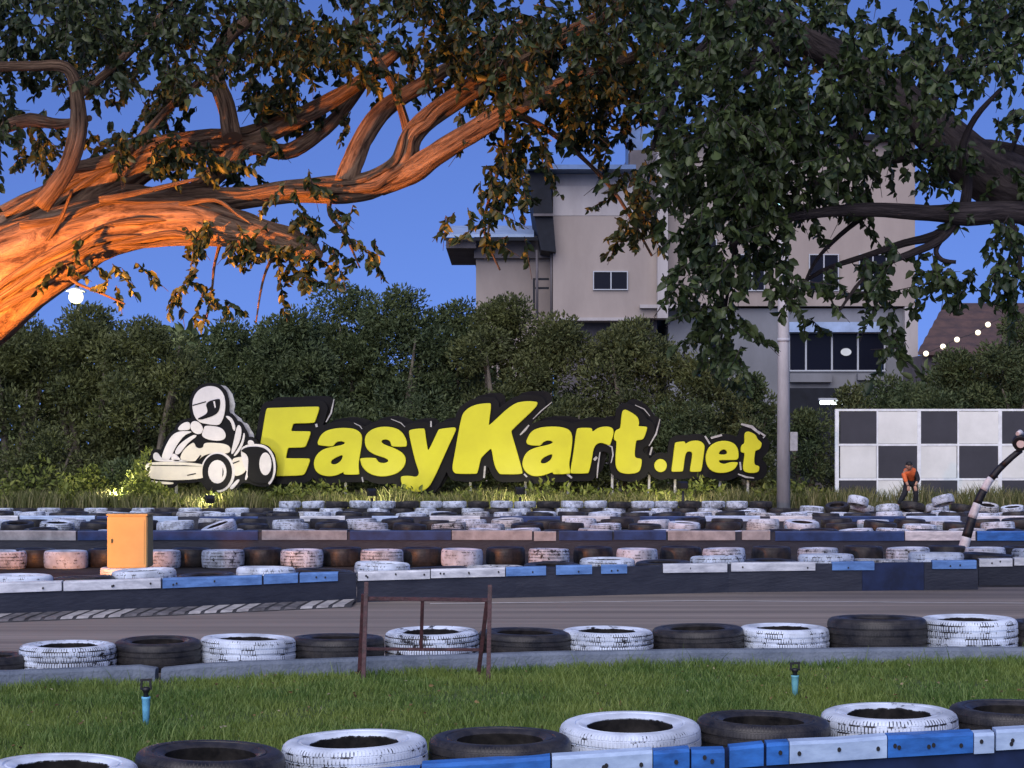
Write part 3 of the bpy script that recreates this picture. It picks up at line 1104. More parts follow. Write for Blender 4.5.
def outline_union(polys, grow, ox=0, oy=0):
    """outer outlines of the union of the polygons, grown by some pixels"""
    A = np.concatenate([np.array(p) for p in polys])
    S = 1.0
    x0, y0 = A.min(0) - grow - 6
    x1, y1 = A.max(0) + grow + 6
    W, Hh = int((x1 - x0) / S) + 1, int((y1 - y0) / S) + 1
    gx, gy = np.meshgrid(x0 + np.arange(W) * S, y0 + np.arange(Hh) * S)
    D = np.full(gx.shape, 1e9)
    for p in polys:
        p = np.array(p)
        q = np.roll(p, -1, 0)
        inside = np.zeros(gx.shape, bool)
        d2 = np.full(gx.shape, 1e9)
        for (ax, ay), (bx, by) in zip(p, q):
            if ay != by:
                c = ((ay > gy) != (by > gy)) & (gx < (bx - ax) * (gy - ay) / (by - ay) + ax)
                inside ^= c
            dx, dy = bx - ax, by - ay
            l2 = dx * dx + dy * dy + 1e-12
            t = np.clip(((gx - ax) * dx + (gy - ay) * dy) / l2, 0, 1)
            d2 = np.minimum(d2, (gx - ax - t * dx) ** 2 + (gy - ay - t * dy) ** 2)
        d = np.sqrt(d2)
        d[inside] *= -1
        D = np.minimum(D, d)
    mk = D < grow
    # directed boundary edges of the mask, chained into loops
    nxt = {}
    M = np.pad(mk, 1)
    for j, i in zip(*np.nonzero(M)):
        if not M[j - 1, i]: nxt.setdefault((i, j), []).append((i + 1, j))
        if not M[j, i + 1]: nxt.setdefault((i + 1, j), []).append((i + 1, j + 1))
        if not M[j + 1, i]: nxt.setdefault((i + 1, j + 1), []).append((i, j + 1))
        if not M[j, i - 1]: nxt.setdefault((i, j + 1), []).append((i, j))
    loops = []
    while nxt:
        st = next(iter(nxt))
        lp = [st]
        cur = st
        while True:
            l = nxt[cur]
            b = l.pop()
            if not l:
                del nxt[cur]
            if b == st:
                break
            lp.append(b)
            cur = b
        a = np.array(lp, float)
        area = .5 * np.sum(a[:, 0] * np.roll(a[:, 1], -1) - np.roll(a[:, 0], -1) * a[:, 1])
        if len(lp) > 40 and area > 0:
            for _ in range(4):
                a = (np.roll(a, 1, 0) + 2 * a + np.roll(a, -1, 0)) / 4
            a = a[::3]
            loops.append([(x0 + (p[0] - 1.5) * S + ox, y0 + (p[1] - 1.5) * S + oy) for p in a])
    return loops


def Z2(p):
    return [(250 + u / 4.655, 390 + v / 4.655) for u, v in p]
def Z3(p):
    return [(440 + u / 4.655, 390 + v / 4.655) for u, v in p]
def Z4(p):
    return [(630 + u / 6.4, 400 + v / 6.4) for u, v in p]
def ell(cx, cy, rx, ry, n=20):
    return [(cx + rx * math.cos(2 * math.pi * k / n), cy + ry * math.sin(2 * math.pi * k / n)) for k in range(n)]


LET = []
E = [(82, 86), (90, 86), (200, 82), (316, 79), (322, 82), (318, 100), (303, 145), (297, 152), (215, 154), (202, 155), (198, 165), (190, 192), (200, 194), (275, 194), (282, 197), (278, 212), (262, 255), (254, 266),
     (190, 267), (178, 268), (174, 280), (165, 318), (176, 320), (270, 320), (279, 323), (275, 340), (258, 384), (246, 397), (140, 399), (30, 401), (22, 398), (24, 385), (52, 250), (76, 100)]
LET.append((Z2(E), []))
a1 = [(318, 250), (318, 240), (335, 205), (370, 185), (430, 177), (490, 182), (519, 205), (521, 240), (511, 300), (503, 350), (508, 388), (505, 392), (442, 393), (438, 388), (438, 378), (400, 398), (350, 401), (310, 382), (297, 345),
      (310, 303), (345, 275), (400, 264), (438, 256), (447, 244), (428, 236), (402, 240), (388, 258), (380, 262), (322, 256)]
h1 = [(436, 298), (430, 328), (402, 349), (376, 347), (376, 328), (402, 311)]
LET.append((Z2(a1), [Z2(h1)]))
s1 = [(534, 225), (555, 192), (600, 173), (660, 173), (705, 192), (729, 235), (729, 258), (724, 263), (665, 262), (659, 256), (655, 236), (630, 226), (608, 236), (618, 254), (680, 275), (722, 303), (725, 345), (692, 385), (630, 403), (570, 396),
      (528, 366), (514, 325), (518, 318), (580, 317), (588, 322), (600, 341), (636, 342), (650, 328), (630, 314), (580, 300), (543, 275)]
LET.append((Z2(s1), []))
y1 = [(741, 200), (745, 186), (806, 180), (813, 184), (816, 215), (826, 280), (831, 282), (840, 270), (878, 188), (884, 183), (950, 175), (958, 180), (955, 192), (905, 300), (852, 420), (826, 457), (790, 475), (740, 468), (707, 438), (703, 408), (710, 402),
      (745, 401), (776, 408), (790, 390), (785, 370), (768, 320)]
LET.append((Z2(y1), []))
K = [(58, 362), (70, 300), (98, 140), (113, 100), (160, 70), (230, 62), (238, 68), (225, 160), (229, 166), (240, 158), (340, 65), (400, 53), (448, 56), (454, 62), (442, 84), (332, 186), (330, 196), (346, 250), (384, 380), (380, 391), (285, 391), (275, 388),
     (254, 350), (242, 275), (236, 270), (192, 312), (186, 330), (174, 384), (168, 389), (80, 389), (66, 384)]
LET.append((Z3(K), []))
a2 = [(403, 242), (405, 233), (425, 193), (470, 174), (550, 171), (602, 184), (617, 220), (607, 300), (598, 348), (606, 384), (602, 389), (534, 391), (527, 388), (525, 379), (480, 398), (430, 401), (394, 377), (382, 340), (400, 293), (440, 270),
      (512, 256), (532, 242), (506, 231), (480, 240), (468, 256), (460, 258), (412, 255)]
h2 = [(527, 294), (520, 325), (490, 345), (466, 342), (470, 322), (495, 305)]
LET.append((Z3(a2), [Z3(h2)]))
r1 = [(636, 186), (646, 178), (700, 178), (706, 182), (708, 200), (740, 174), (792, 171), (810, 190), (792, 252), (786, 256), (745, 240), (714, 262), (704, 330), (692, 382), (686, 387), (616, 388), (609, 384), (610, 365), (622, 300)]
LET.append((Z3(r1), []))
t1 = [(848, 104), (856, 94), (868, 94), (916, 122), (926, 150), (921, 168), (928, 171), (960, 172), (963, 178), (950, 218), (942, 230), (914, 232), (910, 240), (903, 300), (909, 318), (932, 321), (938, 326), (936, 350), (926, 384), (870, 391), (828, 379), (816, 340),
      (824, 245), (820, 235), (809, 230), (815, 190), (838, 182), (842, 170)]
LET.append((Z3(t1), []))
LET.append((Z4(ell(195, 420, 38, 40)), []))
n1_ = [(288, 280), (296, 272), (342, 267), (350, 271), (352, 286), (386, 264), (442, 261), (474, 285), (473, 320), (455, 450), (448, 457), (390, 458), (384, 452), (402, 350), (396, 331), (370, 325), (350, 345), (338, 450), (332, 456), (272, 458), (266, 452), (275, 390)]
LET.append((Z4(n1_), []))
e1 = [(482, 372), (500, 308), (545, 273), (602, 261), (658, 274), (688, 310), (693, 360), (686, 378), (670, 382), (570, 382), (566, 388), (570, 404), (604, 414), (640, 400), (684, 400), (688, 406), (664, 446), (604, 466), (540, 462), (498, 432)]
h3 = [(560, 352), (574, 322), (602, 312), (622, 325), (622, 352)]
LET.append((Z4(e1), [Z4(h3)]))
t2 = [(733, 222), (742, 206), (762, 204), (802, 224), (812, 252), (836, 272), (840, 280), (832, 312), (802, 322), (797, 330), (790, 390), (796, 418), (820, 424), (825, 430), (821, 458), (790, 466), (740, 462), (722, 442), (736, 350), (732, 336), (708, 332), (714, 290), (736, 280)]
LET.append((Z4(t2), []))

sign = thing('lettering_sign', 'long black sign with big yellow letters reading EasyKart.net before the trees', 'sign', tuple(P(470, 505, YS)))
polys = [chaikin(o, 1) for o, h in LET]
for k, lp in enumerate(outline_union(polys, 7.5, 1.0, .6)):
    flat_piece('backing_board', [lp], YS + .03, .12, 'sign_black', sign)
for k, lp in enumerate(outline_union(polys[:8], 6.0, 9.0, -5.0)):
    flat_piece('shadow_board', [lp], YS + .20, .06, 'sign_black', sign)
for o, hs in LET:
    flat_piece('letter', [chaikin(o, 2)] + [chaikin(h, 2) for h in hs], YS - .05, .075, 'sign_yellow', sign, bevel=.012)
# peeling silver edging on the black board
STRIPS = [([(334, 399), (331, 413), (326, 422)], 1.6), ([(354, 423), (360, 426), (362, 429)], 1.0), ([(391, 419), (401, 423), (405, 427)], 1.0), ([(316, 424), (317, 427)], 2.2), ([(431, 421), (431, 427)], 1.5),
          ([(533, 419), (541, 411), (552, 402)], 1.1), ([(520, 435), (525, 430), (529, 425)], 2.3), ([(606, 444), (612, 447), (613, 455), (611, 463)], 1.4), ([(600, 452), (598, 466), (597, 478)], 1.6),
          ([(594, 460), (597, 457)], 2.6), ([(484, 478), (485, 466)], 1.8), ([(635, 405), (644, 409), (650, 416)], 1.0), ([(660, 419), (656, 434), (649, 446)], 1.6), ([(652, 447), (650, 455)], 1.6),
          ([(741, 424), (752, 427), (760, 434)], 3.2), ([(758, 431), (765, 436), (763, 438)], 2.2), ([(711, 438), (722, 435)], 2.0), ([(705, 436), (710, 444)], 1.6), ([(738, 474), (746, 477), (754, 478)], 1.8),
          ([(740, 462), (741, 470)], 1.6), ([(567, 474), (572, 478)], 2.0), ([(524, 474), (527, 477)], 1.6), ([(362, 477), (363, 482)], 1.3)]
for pts_, wd in STRIPS:
    bm = bmesh.new()
    q = [P(x, y, YS - .02 - .01 * i) for i, (x, y) in enumerate(pts_)]
    k = YS / F
    n_ = len(q)
    prev = None
    for i, c in enumerate(q):
        d = (q[min(i + 1, n_ - 1)] - q[max(i - 1, 0)])
        nn = Vector((-d.z, 0, d.x)).normalized() * wd * k * .5 * (1.0 if 0 < i < n_ - 1 or n_ == 2 else .55)
        ring = [bm.verts.new(c + nn), bm.verts.new(c - nn), bm.verts.new(c - nn + Vector((0, .015, 0))), bm.verts.new(c + nn + Vector((0, .015, 0)))]
        if prev:
            for a in range(4):
                bm.faces.new((prev[a], prev[(a + 1) % 4], ring[(a + 1) % 4], ring[a]))
        else:
            bm.faces.new(ring)
        prev = ring
    bm.faces.new(prev[::-1])
    obj('peeling_edging', bm, 'trim_silver', sign)
for x in (290, 345, 402, 470, 525, 568, 612, 649, 675, 720, 748):
    bm = bmesh.new()
    a = P(x, 476, YS + .19)
    bar(bm, (a.x, YS + .30, -.05), (a.x + .02, YS + .30, a.z + .5), .06)
    obj('post', bm, 'sign_post', sign)

# the racer cutout (layers of painted board)
YS_K = YS - .35
_YS = YS


def Z1(p):
    return [(140 + u / 6.4, 380 + v / 6.4) for u, v in p]


kart = thing('kart_cutout', 'white and black cut-out board of a helmeted kart driver left of the yellow letters', 'sign', tuple(P(210, 505, YS)))
W1 = dict(
    helmet=[(350, 175), (354, 128), (375, 83), (410, 53), (460, 40), (512, 50), (547, 88), (560, 140), (557, 200), (546, 248), (522, 290), (480, 288), (430, 280), (392, 270), (362, 232)],
    forearm=[(258, 308), (288, 277), (325, 268), (334, 285), (334, 318), (300, 322), (262, 323)],
    glove=[(334, 288), (358, 261), (395, 272), (420, 310), (408, 344), (378, 348), (345, 326)],
    cowl=[(152, 505), (172, 440), (212, 362), (258, 330), (330, 328), (348, 334), (300, 350), (242, 425), (208, 508), (180, 512)],
    strut=[(236, 462), (268, 410), (345, 356), (376, 352), (372, 366), (322, 400), (270, 470), (250, 478)],
    arm=[(408, 352), (424, 312), (430, 292), (520, 300), (556, 328), (563, 370), (532, 389), (470, 386), (428, 373)],
    leg=[(272, 492), (298, 442), (350, 402), (362, 404), (372, 432), (398, 440), (420, 432), (424, 404), (470, 402), (556, 408), (592, 430), (588, 466), (540, 470), (460, 468), (414, 486), (380, 518), (310, 520), (280, 512)],
    harness=[(560, 232), (582, 232), (608, 256), (624, 300), (618, 330), (606, 310), (596, 270), (572, 246)],
    seat=[(632, 300), (648, 286), (664, 318), (654, 385), (628, 440), (606, 474), (596, 470), (604, 430), (618, 370)],
    seat_edge=[(676, 335), (684, 350), (676, 400), (652, 452), (622, 486), (610, 484), (640, 440), (666, 390)],
    nose=[(44, 565), (56, 534), (120, 524), (250, 524), (400, 534), (446, 556), (454, 590), (432, 622), (350, 636), (200, 640), (90, 632), (58, 606)],
    nose_top=[(100, 500), (104, 466), (130, 464), (150, 498), (180, 512), (260, 508), (340, 520), (260, 522), (120, 520)],
    knee=[(212, 500), (226, 468), (250, 480), (280, 518), (230, 518)],
    lip=[(34, 612), (48, 628), (100, 646), (200, 652), (232, 656), (222, 666), (150, 664), (80, 652), (44, 636)],
    pod=[(600, 505), (640, 494), (694, 488), (704, 516), (694, 575), (664, 604), (618, 616), (604, 570)],
    pod_edge=[(708, 482), (718, 520), (712, 590), (694, 640), (682, 636), (698, 580), (704, 520)],
    cap=[(702, 415), (704, 388), (722, 384), (740, 396), (742, 416)],
    frame=[(585, 690), (610, 660), (640, 632), (652, 640), (625, 676), (600, 700)],
)
B1 = dict(
    front_tyre=ell(508, 588, 94, 116, 26),
    rear_tyre=[(655, 455), (690, 430), (760, 425), (815, 438), (850, 480), (866, 545), (860, 610), (836, 655), (790, 664), (735, 650), (700, 620), (705, 560), (708, 490), (680, 462)],
)
allp = [Z1(p) for p in list(W1.values()) + list(B1.values())]
for lp in outline_union(allp, 3.2):
    flat_piece('backing_board', [lp], YS_K + .03, .08, 'sign_black', kart)
for lp in outline_union(allp[:1] + allp[7:10], 3.2, 5.0, 1.5):
    flat_piece('grey_board', [lp], YS_K + .14, .05, 'board_grey', kart)
for nme, p in W1.items():
    m = 'sign_cream' if nme in ('nose', 'lip', 'leg', 'pod') else 'sign_white'
    flat_piece('painted_panel', [chaikin(Z1(p), 2)], YS_K - .012 - (.012 if nme in ('glove', 'nose', 'helmet') else 0), .04, m, kart, bevel=.004)
# white rims round the tyres, then tyres and hubs on top
flat_piece('tyre_outline', [Z1([(x, y) for x, y in ell(512, 588, 108, 128, 36) if not (x < 500 and y > 560)])], YS_K - .014, .03, 'sign_white', kart, bevel=.003)
flat_piece('tyre_outline', [chaikin(Z1([(648, 448), (690, 414), (765, 408), (825, 424), (866, 475), (882, 545), (874, 615), (846, 668), (832, 664), (836, 640), (700, 620)]), 2)], YS_K - .014, .03, 'sign_white', kart, bevel=.003)
flat_piece('tyre', [chaikin(Z1(B1['front_tyre']), 1)], YS_K - .034, .03, 'sign_black', kart, bevel=.003)
flat_piece('tyre', [chaikin(Z1(B1['rear_tyre']), 2)], YS_K - .034, .03, 'sign_black', kart, bevel=.003)
flat_piece('hub', [Z1(ell(510, 586, 58, 74))], YS_K - .050, .03, 'sign_white', kart, bevel=.003)
flat_piece('hub', [Z1(ell(815, 536, 38, 72))], YS_K - .050, .03, 'sign_white', kart, bevel=.003)
flat_piece('visor', [chaikin(Z1([(432, 146), (518, 120), (529, 132), (524, 190), (502, 224), (415, 254), (384, 254), (388, 246), (438, 222), (450, 200)]), 2)], YS_K - .040, .03, 'sign_black', kart, bevel=.002)
flat_piece('visor_glint', [Z1([(484, 140), (494, 138), (500, 176), (494, 182)])], YS_K - .050, .02, 'sign_white', kart, bevel=.001)
flat_piece('painted_line', [Z1([(352, 162), (436, 138), (438, 144), (354, 168)])], YS_K - .036, .02, 'sign_black', kart, bevel=.001)
flat_piece('painted_line', [Z1([(316, 606), (372, 594), (374, 600), (320, 612)])], YS_K - .036, .02, 'sign_black', kart, bevel=.001)
flat_piece('painted_line', [Z1([(78, 545), (90, 542), (300, 545), (410, 552), (300, 550), (86, 548)])], YS_K - .036, .02, 'sign_black', kart, bevel=.001)
flat_piece('painted_line', [Z1([(606, 530), (648, 514), (650, 520), (610, 536)])], YS_K - .026, .02, 'sign_black', kart, bevel=.001)
flat_piece('painted_line', [Z1([(372, 515), (400, 480), (408, 484), (384, 520)])], YS_K - .026, .02, 'sign_black', kart, bevel=.001)
flat_piece('painted_line', [Z1([(544, 560), (550, 580), (548, 606), (540, 622), (543, 590)])], YS_K - .060, .02, 'sign_black', kart, bevel=.001)
for x in (177, 229):
    bm = bmesh.new()
    a = P(x, 478, YS)
    bar(bm, (a.x, YS_K + .26, -.05), (a.x, YS_K + .26, a.z + .4), .07)
    obj('post', bm, 'sign_post', kart)


# ------------------------------------------------------------------ floodlights (lit in the photograph)
def spot(name, loc, target, power, color, angle, blend=.5, radius=.15):
    li = bpy.data.lights.new(name, 'SPOT')
    li.energy = power
    li.color = color
    li.spot_size = math.radians(angle)
    li.spot_blend = blend
    li.shadow_soft_size = radius
    o = bpy.data.objects.new(name, li)
    COL.objects.link(o)
    o.location = loc
    o.rotation_euler = (Vector(target) - Vector(loc)).to_track_quat('-Z', 'Y').to_euler()
    return o


def ground_flood(px, z, label, target_px, power, m='lamp_flood', color=(1, .90, .58), Y=46.9, hw=.13, angle=140):
    X = (px - 512) * Y / F
    root = thing('floodlight', label, 'floodlight', (X, Y, gz(Y)), 0, 'floodlights in front of the sign')
    bm = bmesh.new()
    tube(bm, [(X, Y, gz(Y) - .03), (X, Y, z - .14)], [.035, .03], 10)
    obj('pole', bm, 'black_metal', root)
    T = P(*target_px, YS)
    d = (T - Vector((X, Y, z))).normalized()
    c = Vector((X, Y, z))
    side = Vector((1, 0, 0))
    up = side.cross(d).normalized()
    bm = bmesh.new()
    f0 = [c + side * a * hw + up * b * hw * .75 + d * .06 for a, b in ((-1, -1), (1, -1), (1, 1), (-1, 1))]
    f1 = [c + side * a * hw * .7 + up * b * hw * .5 - d * .10 for a, b in ((-1, -1), (1, -1), (1, 1), (-1, 1))]
    prism(bm, f1, f0)
    hd = obj('lamp_head', bm, 'black_metal', root, bevel=.01)
    bm = bmesh.new()
    g0 = [c + side * a * hw * .86 + up * b * hw * .62 + d * .062 for a, b in ((-1, -1), (1, -1), (1, 1), (-1, 1))]
    prism(bm, g0, [p + d * .006 for p in g0])
    obj('lamp_glass', bm, m, hd)
    l = spot('floodlight_beam', c + d * .12, T, power, color, angle, .3, .12)
    return root


ground_flood(210, .22, 'small floodlight among the weeds under the kart driver board', (195, 450), 150, Y=47.3)
ground_flood(112, .16, 'small floodlight among the weeds left of the kart driver board', (118, 440), 420, Y=48.4)
ground_flood(372, .40, 'small black floodlight on a short post below the letter s', (370, 468), 165, Y=46.8)
ground_flood(520, .44, 'small black floodlight on a short post below the letter K', (520, 468), 185, Y=46.8)
ground_flood(683, .58, 'small black floodlight on a short post below the word net', (640, 470), 165, Y=46.8)

# sodium floodlight on the ground left of the frame, which lights the tree and the cream box
X, Y = -7.2, 17.2
zl = 1.6
root = thing('floodlight', 'sodium floodlight on a post left of the orange-lit tree limb', 'floodlight', (X, Y, 0))
bm = bmesh.new()
tube(bm, [(X, Y, -.03), (X, Y, zl - .1)], [.04, .03], 10)
obj('pole', bm, 'black_metal', root)
bm = bmesh.new()
d = (Vector((-2.9, 21.2, 4.6)) - Vector((X, Y, zl))).normalized()
side = d.cross(Vector((0, 0, 1))).normalized()
up = side.cross(d)
c = Vector((X, Y, zl))
f0 = [c + side * a * .2 + up * b * .15 + d * .07 for a, b in ((-1, -1), (1, -1), (1, 1), (-1, 1))]
prism(bm, [c + side * a * .13 + up * b * .1 - d * .1 for a, b in ((-1, -1), (1, -1), (1, 1), (-1, 1))], f0)
hd = obj('lamp_head', bm, 'black_metal', root, bevel=.01)
bm = bmesh.new()
g0 = [c + side * a * .17 + up * b * .12 + d * .072 for a, b in ((-1, -1), (1, -1), (1, 1), (-1, 1))]
prism(bm, g0, [p + d * .006 for p in g0])
obj('lamp_glass', bm, 'lamp_sodium', hd)
bm = bmesh.new()
lc = c + d * .14
ring0 = [bm.verts.new((lc.x + .40 * math.cos(a), lc.y + .40 * math.sin(a), lc.z + .245)) for a in np.linspace(0, 2 * math.pi, 33)[:-1]]  # unseen disc added above the lamp to keep its beam off the crown
ring1 = [bm.verts.new(v.co + Vector((0, 0, .015))) for v in ring0]
bm.faces.new(ring0[::-1])
bm.faces.new(ring1)
for i in range(32):
    bm.faces.new((ring0[i], ring0[(i + 1) % 32], ring1[(i + 1) % 32], ring1[i]))
bar(bm, c - d * .08, (lc.x - .05, lc.y - .05, lc.z + .245), .03)
obj('added_beam_cutoff', bm, 'black_metal', root)
spot('sodium_beam', lc, (-4.0, 21.2, 4.0), 10500, (1, .31, .045), 84, 1.0, .10)


X, Y = -6.0, 21.2
root = thing('floodlight', 'low sodium floodlight on the ground behind the rail, aimed at the cream box', 'floodlight', (X, Y, 0))
bm = bmesh.new()
bar(bm, (X - .1, Y - .08, .12), (X + .1, Y + .08, .12), .16, .16)
obj('lamp_head', bm, 'black_metal', root, bevel=.01)
bm = bmesh.new()
bar(bm, (X + .02, Y + .115, .12), (X + .03, Y + .12, .12), .1, .1)
obj('lamp_glass', bm, 'lamp_sodium', root)
spot('sodium_beam', (X + .12, Y + .2, .12), (-5.0, 24.2, .30), 360, (1, .30, .03), 96, .9, .10)


# ------------------------------------------------------------------ foliage
def leaves(name, pos, axis, length, width, m, parent=None, fold=.25, spin=None):
    """ovate leaves folded along the midrib; axis is the direction from stalk to tip"""
    n = len(pos)
    axis = axis / (np.linalg.norm(axis, axis=1, keepdims=True) + 1e-9)
    rv = RNG.normal(size=(n, 3))
    side = np.cross(axis, rv)
    side /= (np.linalg.norm(side, axis=1, keepdims=True) + 1e-9)
    nor = np.cross(axis, side)
    L = length[:, None]
    W_ = width[:, None]
    b = pos
    t = pos + axis * L - nor * L * .10
    f = nor * W_ * fold
    l1 = pos + axis * L * .28 + side * W_ * .46 + f
    l2 = pos + axis * L * .66 + side * W_ * .36 + f * .7
    r1 = pos + axis * L * .28 - side * W_ * .46 + f
    r2 = pos + axis * L * .66 - side * W_ * .36 + f * .7
    V = np.stack([b, l1, l2, t, r2, r1], 1).reshape(-1, 3)
    idx = np.array([0, 3, 2, 1, 0, 5, 4, 3])
    Fc = (np.arange(n)[:, None] * 6 + idx[None, :]).ravel()
    return arr_mesh(name, V, Fc, 4, m, parent)


def twig_mesh(name, A, B, r, m, parent):
    n = len(A)
    d = B - A
    d = d / (np.linalg.norm(d, axis=1, keepdims=True) + 1e-9)
    s1_ = np.cross(d, RNG.normal(size=(n, 3)))
    s1_ /= (np.linalg.norm(s1_, axis=1, keepdims=True) + 1e-9)
    s2_ = np.cross(d, s1_)
    V = []
    for base, k in ((A, 1.0), (B, .5)):
        for a in (0, 2.094, 4.189):
            V.append(base + (s1_ * math.cos(a) + s2_ * math.sin(a)) * (r * k)[:, None])
    V = np.stack(V, 1).reshape(-1, 3)
    idx = np.array([0, 1, 4, 3, 1, 2, 5, 4, 2, 0, 3, 5])
    Fc = (np.arange(n)[:, None] * 6 + idx[None, :]).ravel()
    return arr_mesh(name, V, Fc, 4, m, parent)


def sprig_cloud(blobs, Yc, nleaf=(12, 20), droop=.75, dens=1.0):
    """hanging sprigs in the picture-plane ellipses, spread in depth: returns twig ends and leaves"""
    A, B, LP, LA, LL = [], [], [], [], []
    for cx, cy, rx, ry, cnt, dy0, dy1 in blobs:
        for _ in range(max(1, int(cnt * (dens if cy > -20 else 1)))):
            if _ % 4 == 0:
                a = random.uniform(0, 2 * math.pi)
                rr = math.sqrt(random.random())
                Yq = Yc + random.uniform(dy0, dy1)
                cq = (cx + rx * rr * math.cos(a), cy - 16 + ry * rr * math.sin(a))
            Y = Yq + random.gauss(0, .14)
            p = P(cq[0] + random.gauss(0, 11), cq[1] + random.gauss(0, 9), Yc)
            p = Vector((p.x * Y / Yc * .5 + p.x * .5, Y, p.z + (p.z - HC) * (Y / Yc - 1) * .5))
            d = Vector((random.gauss(0, .55), random.gauss(0, .55), -droop + random.gauss(0, .35))).normalized()
            ln = random.uniform(.25, .55)
            q = p + d * ln
            A.append(p)
            B.append(q)
            for k in range(random.randint(*nleaf)):
                t = (k + random.random()) / nleaf[1]
                t = min(t, 1)
                o = p.lerp(q, t)
                LP.append(o)
                LA.append(Vector((random.gauss(0, .55) + d.x * .5, random.gauss(0, .55) + d.y * .5, -.8 + random.gauss(0, .35))))
                LL.append(random.uniform(.055, .125) + (random.random() < .2) * .03)
    return [np.array([tuple(v) for v in q]) for q in (A, B, LP, LA)] + [np.array(LL)]


def px_limbs(bm, uvl, limbs, Y0, seg=14, rough=.14):
    for i, (dy, pts_) in enumerate(limbs):
        n = len(pts_)
        q, r = [], []
        for k, (x, y, rad) in enumerate(pts_):
            Y = Y0 + (dy[0] + (dy[1] - dy[0]) * k / (n - 1))
            p = P(x, y, Y)
            q.append(p)
            r.append(rad * Y / F)
        tube(bm, q, r, seg, uvl=uvl, rough=rough, seed=i * 3.7, sub=4)


# ---- left tree with the floodlit limb
YL = 21.0
root = thing('spreading_tree', 'spreading tree whose thick limb glows orange, reaching in from the left', 'tree', (-7.7, 21.4, -.05))
bm = bmesh.new()
uvl = bm.loops.layers.uv.new('UVMap')
tube(bm, [(-7.8, 21.5, -.15), (-7.7, 21.4, .3), (-7.55, 21.3, 1.2), (-7.15, 21.1, 2.2), tuple(P(-60, 330, 21))], [1.0, .78, .64, .62, .60], 20, uvl=uvl, rough=.16, sub=5)
tube(bm, [(-7.5, 21.3, 1.2), (-7.9, 21.6, 3.2), (-8.4, 22.3, 5.4), (-8.6, 23.2, 8.0)], [.5, .42, .32, .16], 16, uvl=uvl, rough=.16, seed=5, sub=5)
limbs = [
    ((0, -.3), [(-110, 352, 62), (-40, 305, 53), (40, 258, 40), (110, 229, 29), (180, 222, 23), (240, 231, 17), (285, 243, 13), (308, 250, 10), (318, 254, 5), (321, 256, 2)]),
    ((.3, .6), [(-60, 305, 40), (20, 232, 30), (90, 190, 22), (150, 158, 17), (200, 143, 14), (250, 138, 11), (300, 118, 9), (352, 88, 7), (400, 50, 5)]),
    ((.1, .0), [(60, 232, 22), (130, 210, 20), (190, 203, 15), (250, 197, 11), (300, 191, 12), (345, 190, 14), (375, 184, 14), (402, 166, 15), (412, 136, 12), (440, 110, 11), (500, 72, 10), (560, 38, 8), (630, 5, 6)]),
    ((.1, -.8), [(380, 184, 12), (410, 172, 13), (435, 155, 11), (470, 133, 11), (512, 108, 10), (560, 86, 8), (620, 62, 6), (680, 40, 4)]),
    ((.0, 1.0), [(345, 186, 12), (354, 160, 11), (366, 134, 10), (386, 108, 9), (420, 86, 8), (470, 55, 6), (530, 20, 5)]),
    ((.3, .9), [(190, 198, 11), (222, 168, 11), (250, 145, 10), (285, 152, 8), (318, 134, 8), (345, 108, 6), (372, 70, 5)]),
    ((.2, 1.2), [(232, 138, 10), (226, 105, 9), (216, 75, 8), (224, 42, 8), (252, 18, 6), (290, -12, 5)]),
    ((-.9, -1.4), [(40, 205, 10), (66, 170, 9), (78, 130, 9), (76, 92, 7), (66, 68, 6), (30, 66, 5), (-30, 68, 5)]),
    ((.0, -.9), [(0, 128, 7), (30, 120, 7), (60, 124, 5), (90, 118, 3)]),
    ((-.6, -.4), [(70, 168, 6), (110, 160, 7), (140, 140, 5), (165, 112, 4), (200, 80, 3)]),
    ((-.4, .4), [(78, 95, 5), (110, 70, 4), (150, 30, 4), (190, -20, 3)]),
    ((.3, .3), [(410, 140, 5), (395, 90, 4), (372, 50, 4), (352, 5, 3)]),
    ((.2, -.2), [(505, 110, 5), (548, 130, 3), (590, 165, 2.2), (620, 200, 1.8), (652, 256, 1.2)]),
    ((.2, -.2), [(508, 112, 4), (505, 150, 2.2), (492, 190, 1.8), (484, 230, 1.4), (500, 270, .9)]),
    ((-.1, -.3), [(285, 240, 4), (270, 262, 1.6), (262, 285, 1.2), (256, 322, .8)]),
    ((-.1, -.5), [(226, 225, 3), (215, 262, 1.5), (212, 290, 1.2), (206, 322, .8)]),
    ((-.2, -.6), [(55, 255, 3), (72, 280, 1.6), (98, 292, 1.3), (125, 304, .8)]),
    ((.0, -.2), [(330, 198, 3), (330, 215, 2), (345, 235, 1.5), (360, 268, .8)]),
    ((-.5, -.6), [(100, 200, 4), (150, 190, 2.5), (200, 178, 1.5)]),
    ((-.3, -.7), [(180, 205, 3), (215, 200, 2), (238, 215, 1.5), (252, 224, 1)]),
    ((-.3, -.7), [(20, 275, 3), (40, 250, 2.5), (60, 220, 2), (72, 190, 1.5)]),
]
px_limbs(bm, uvl, limbs, YL)
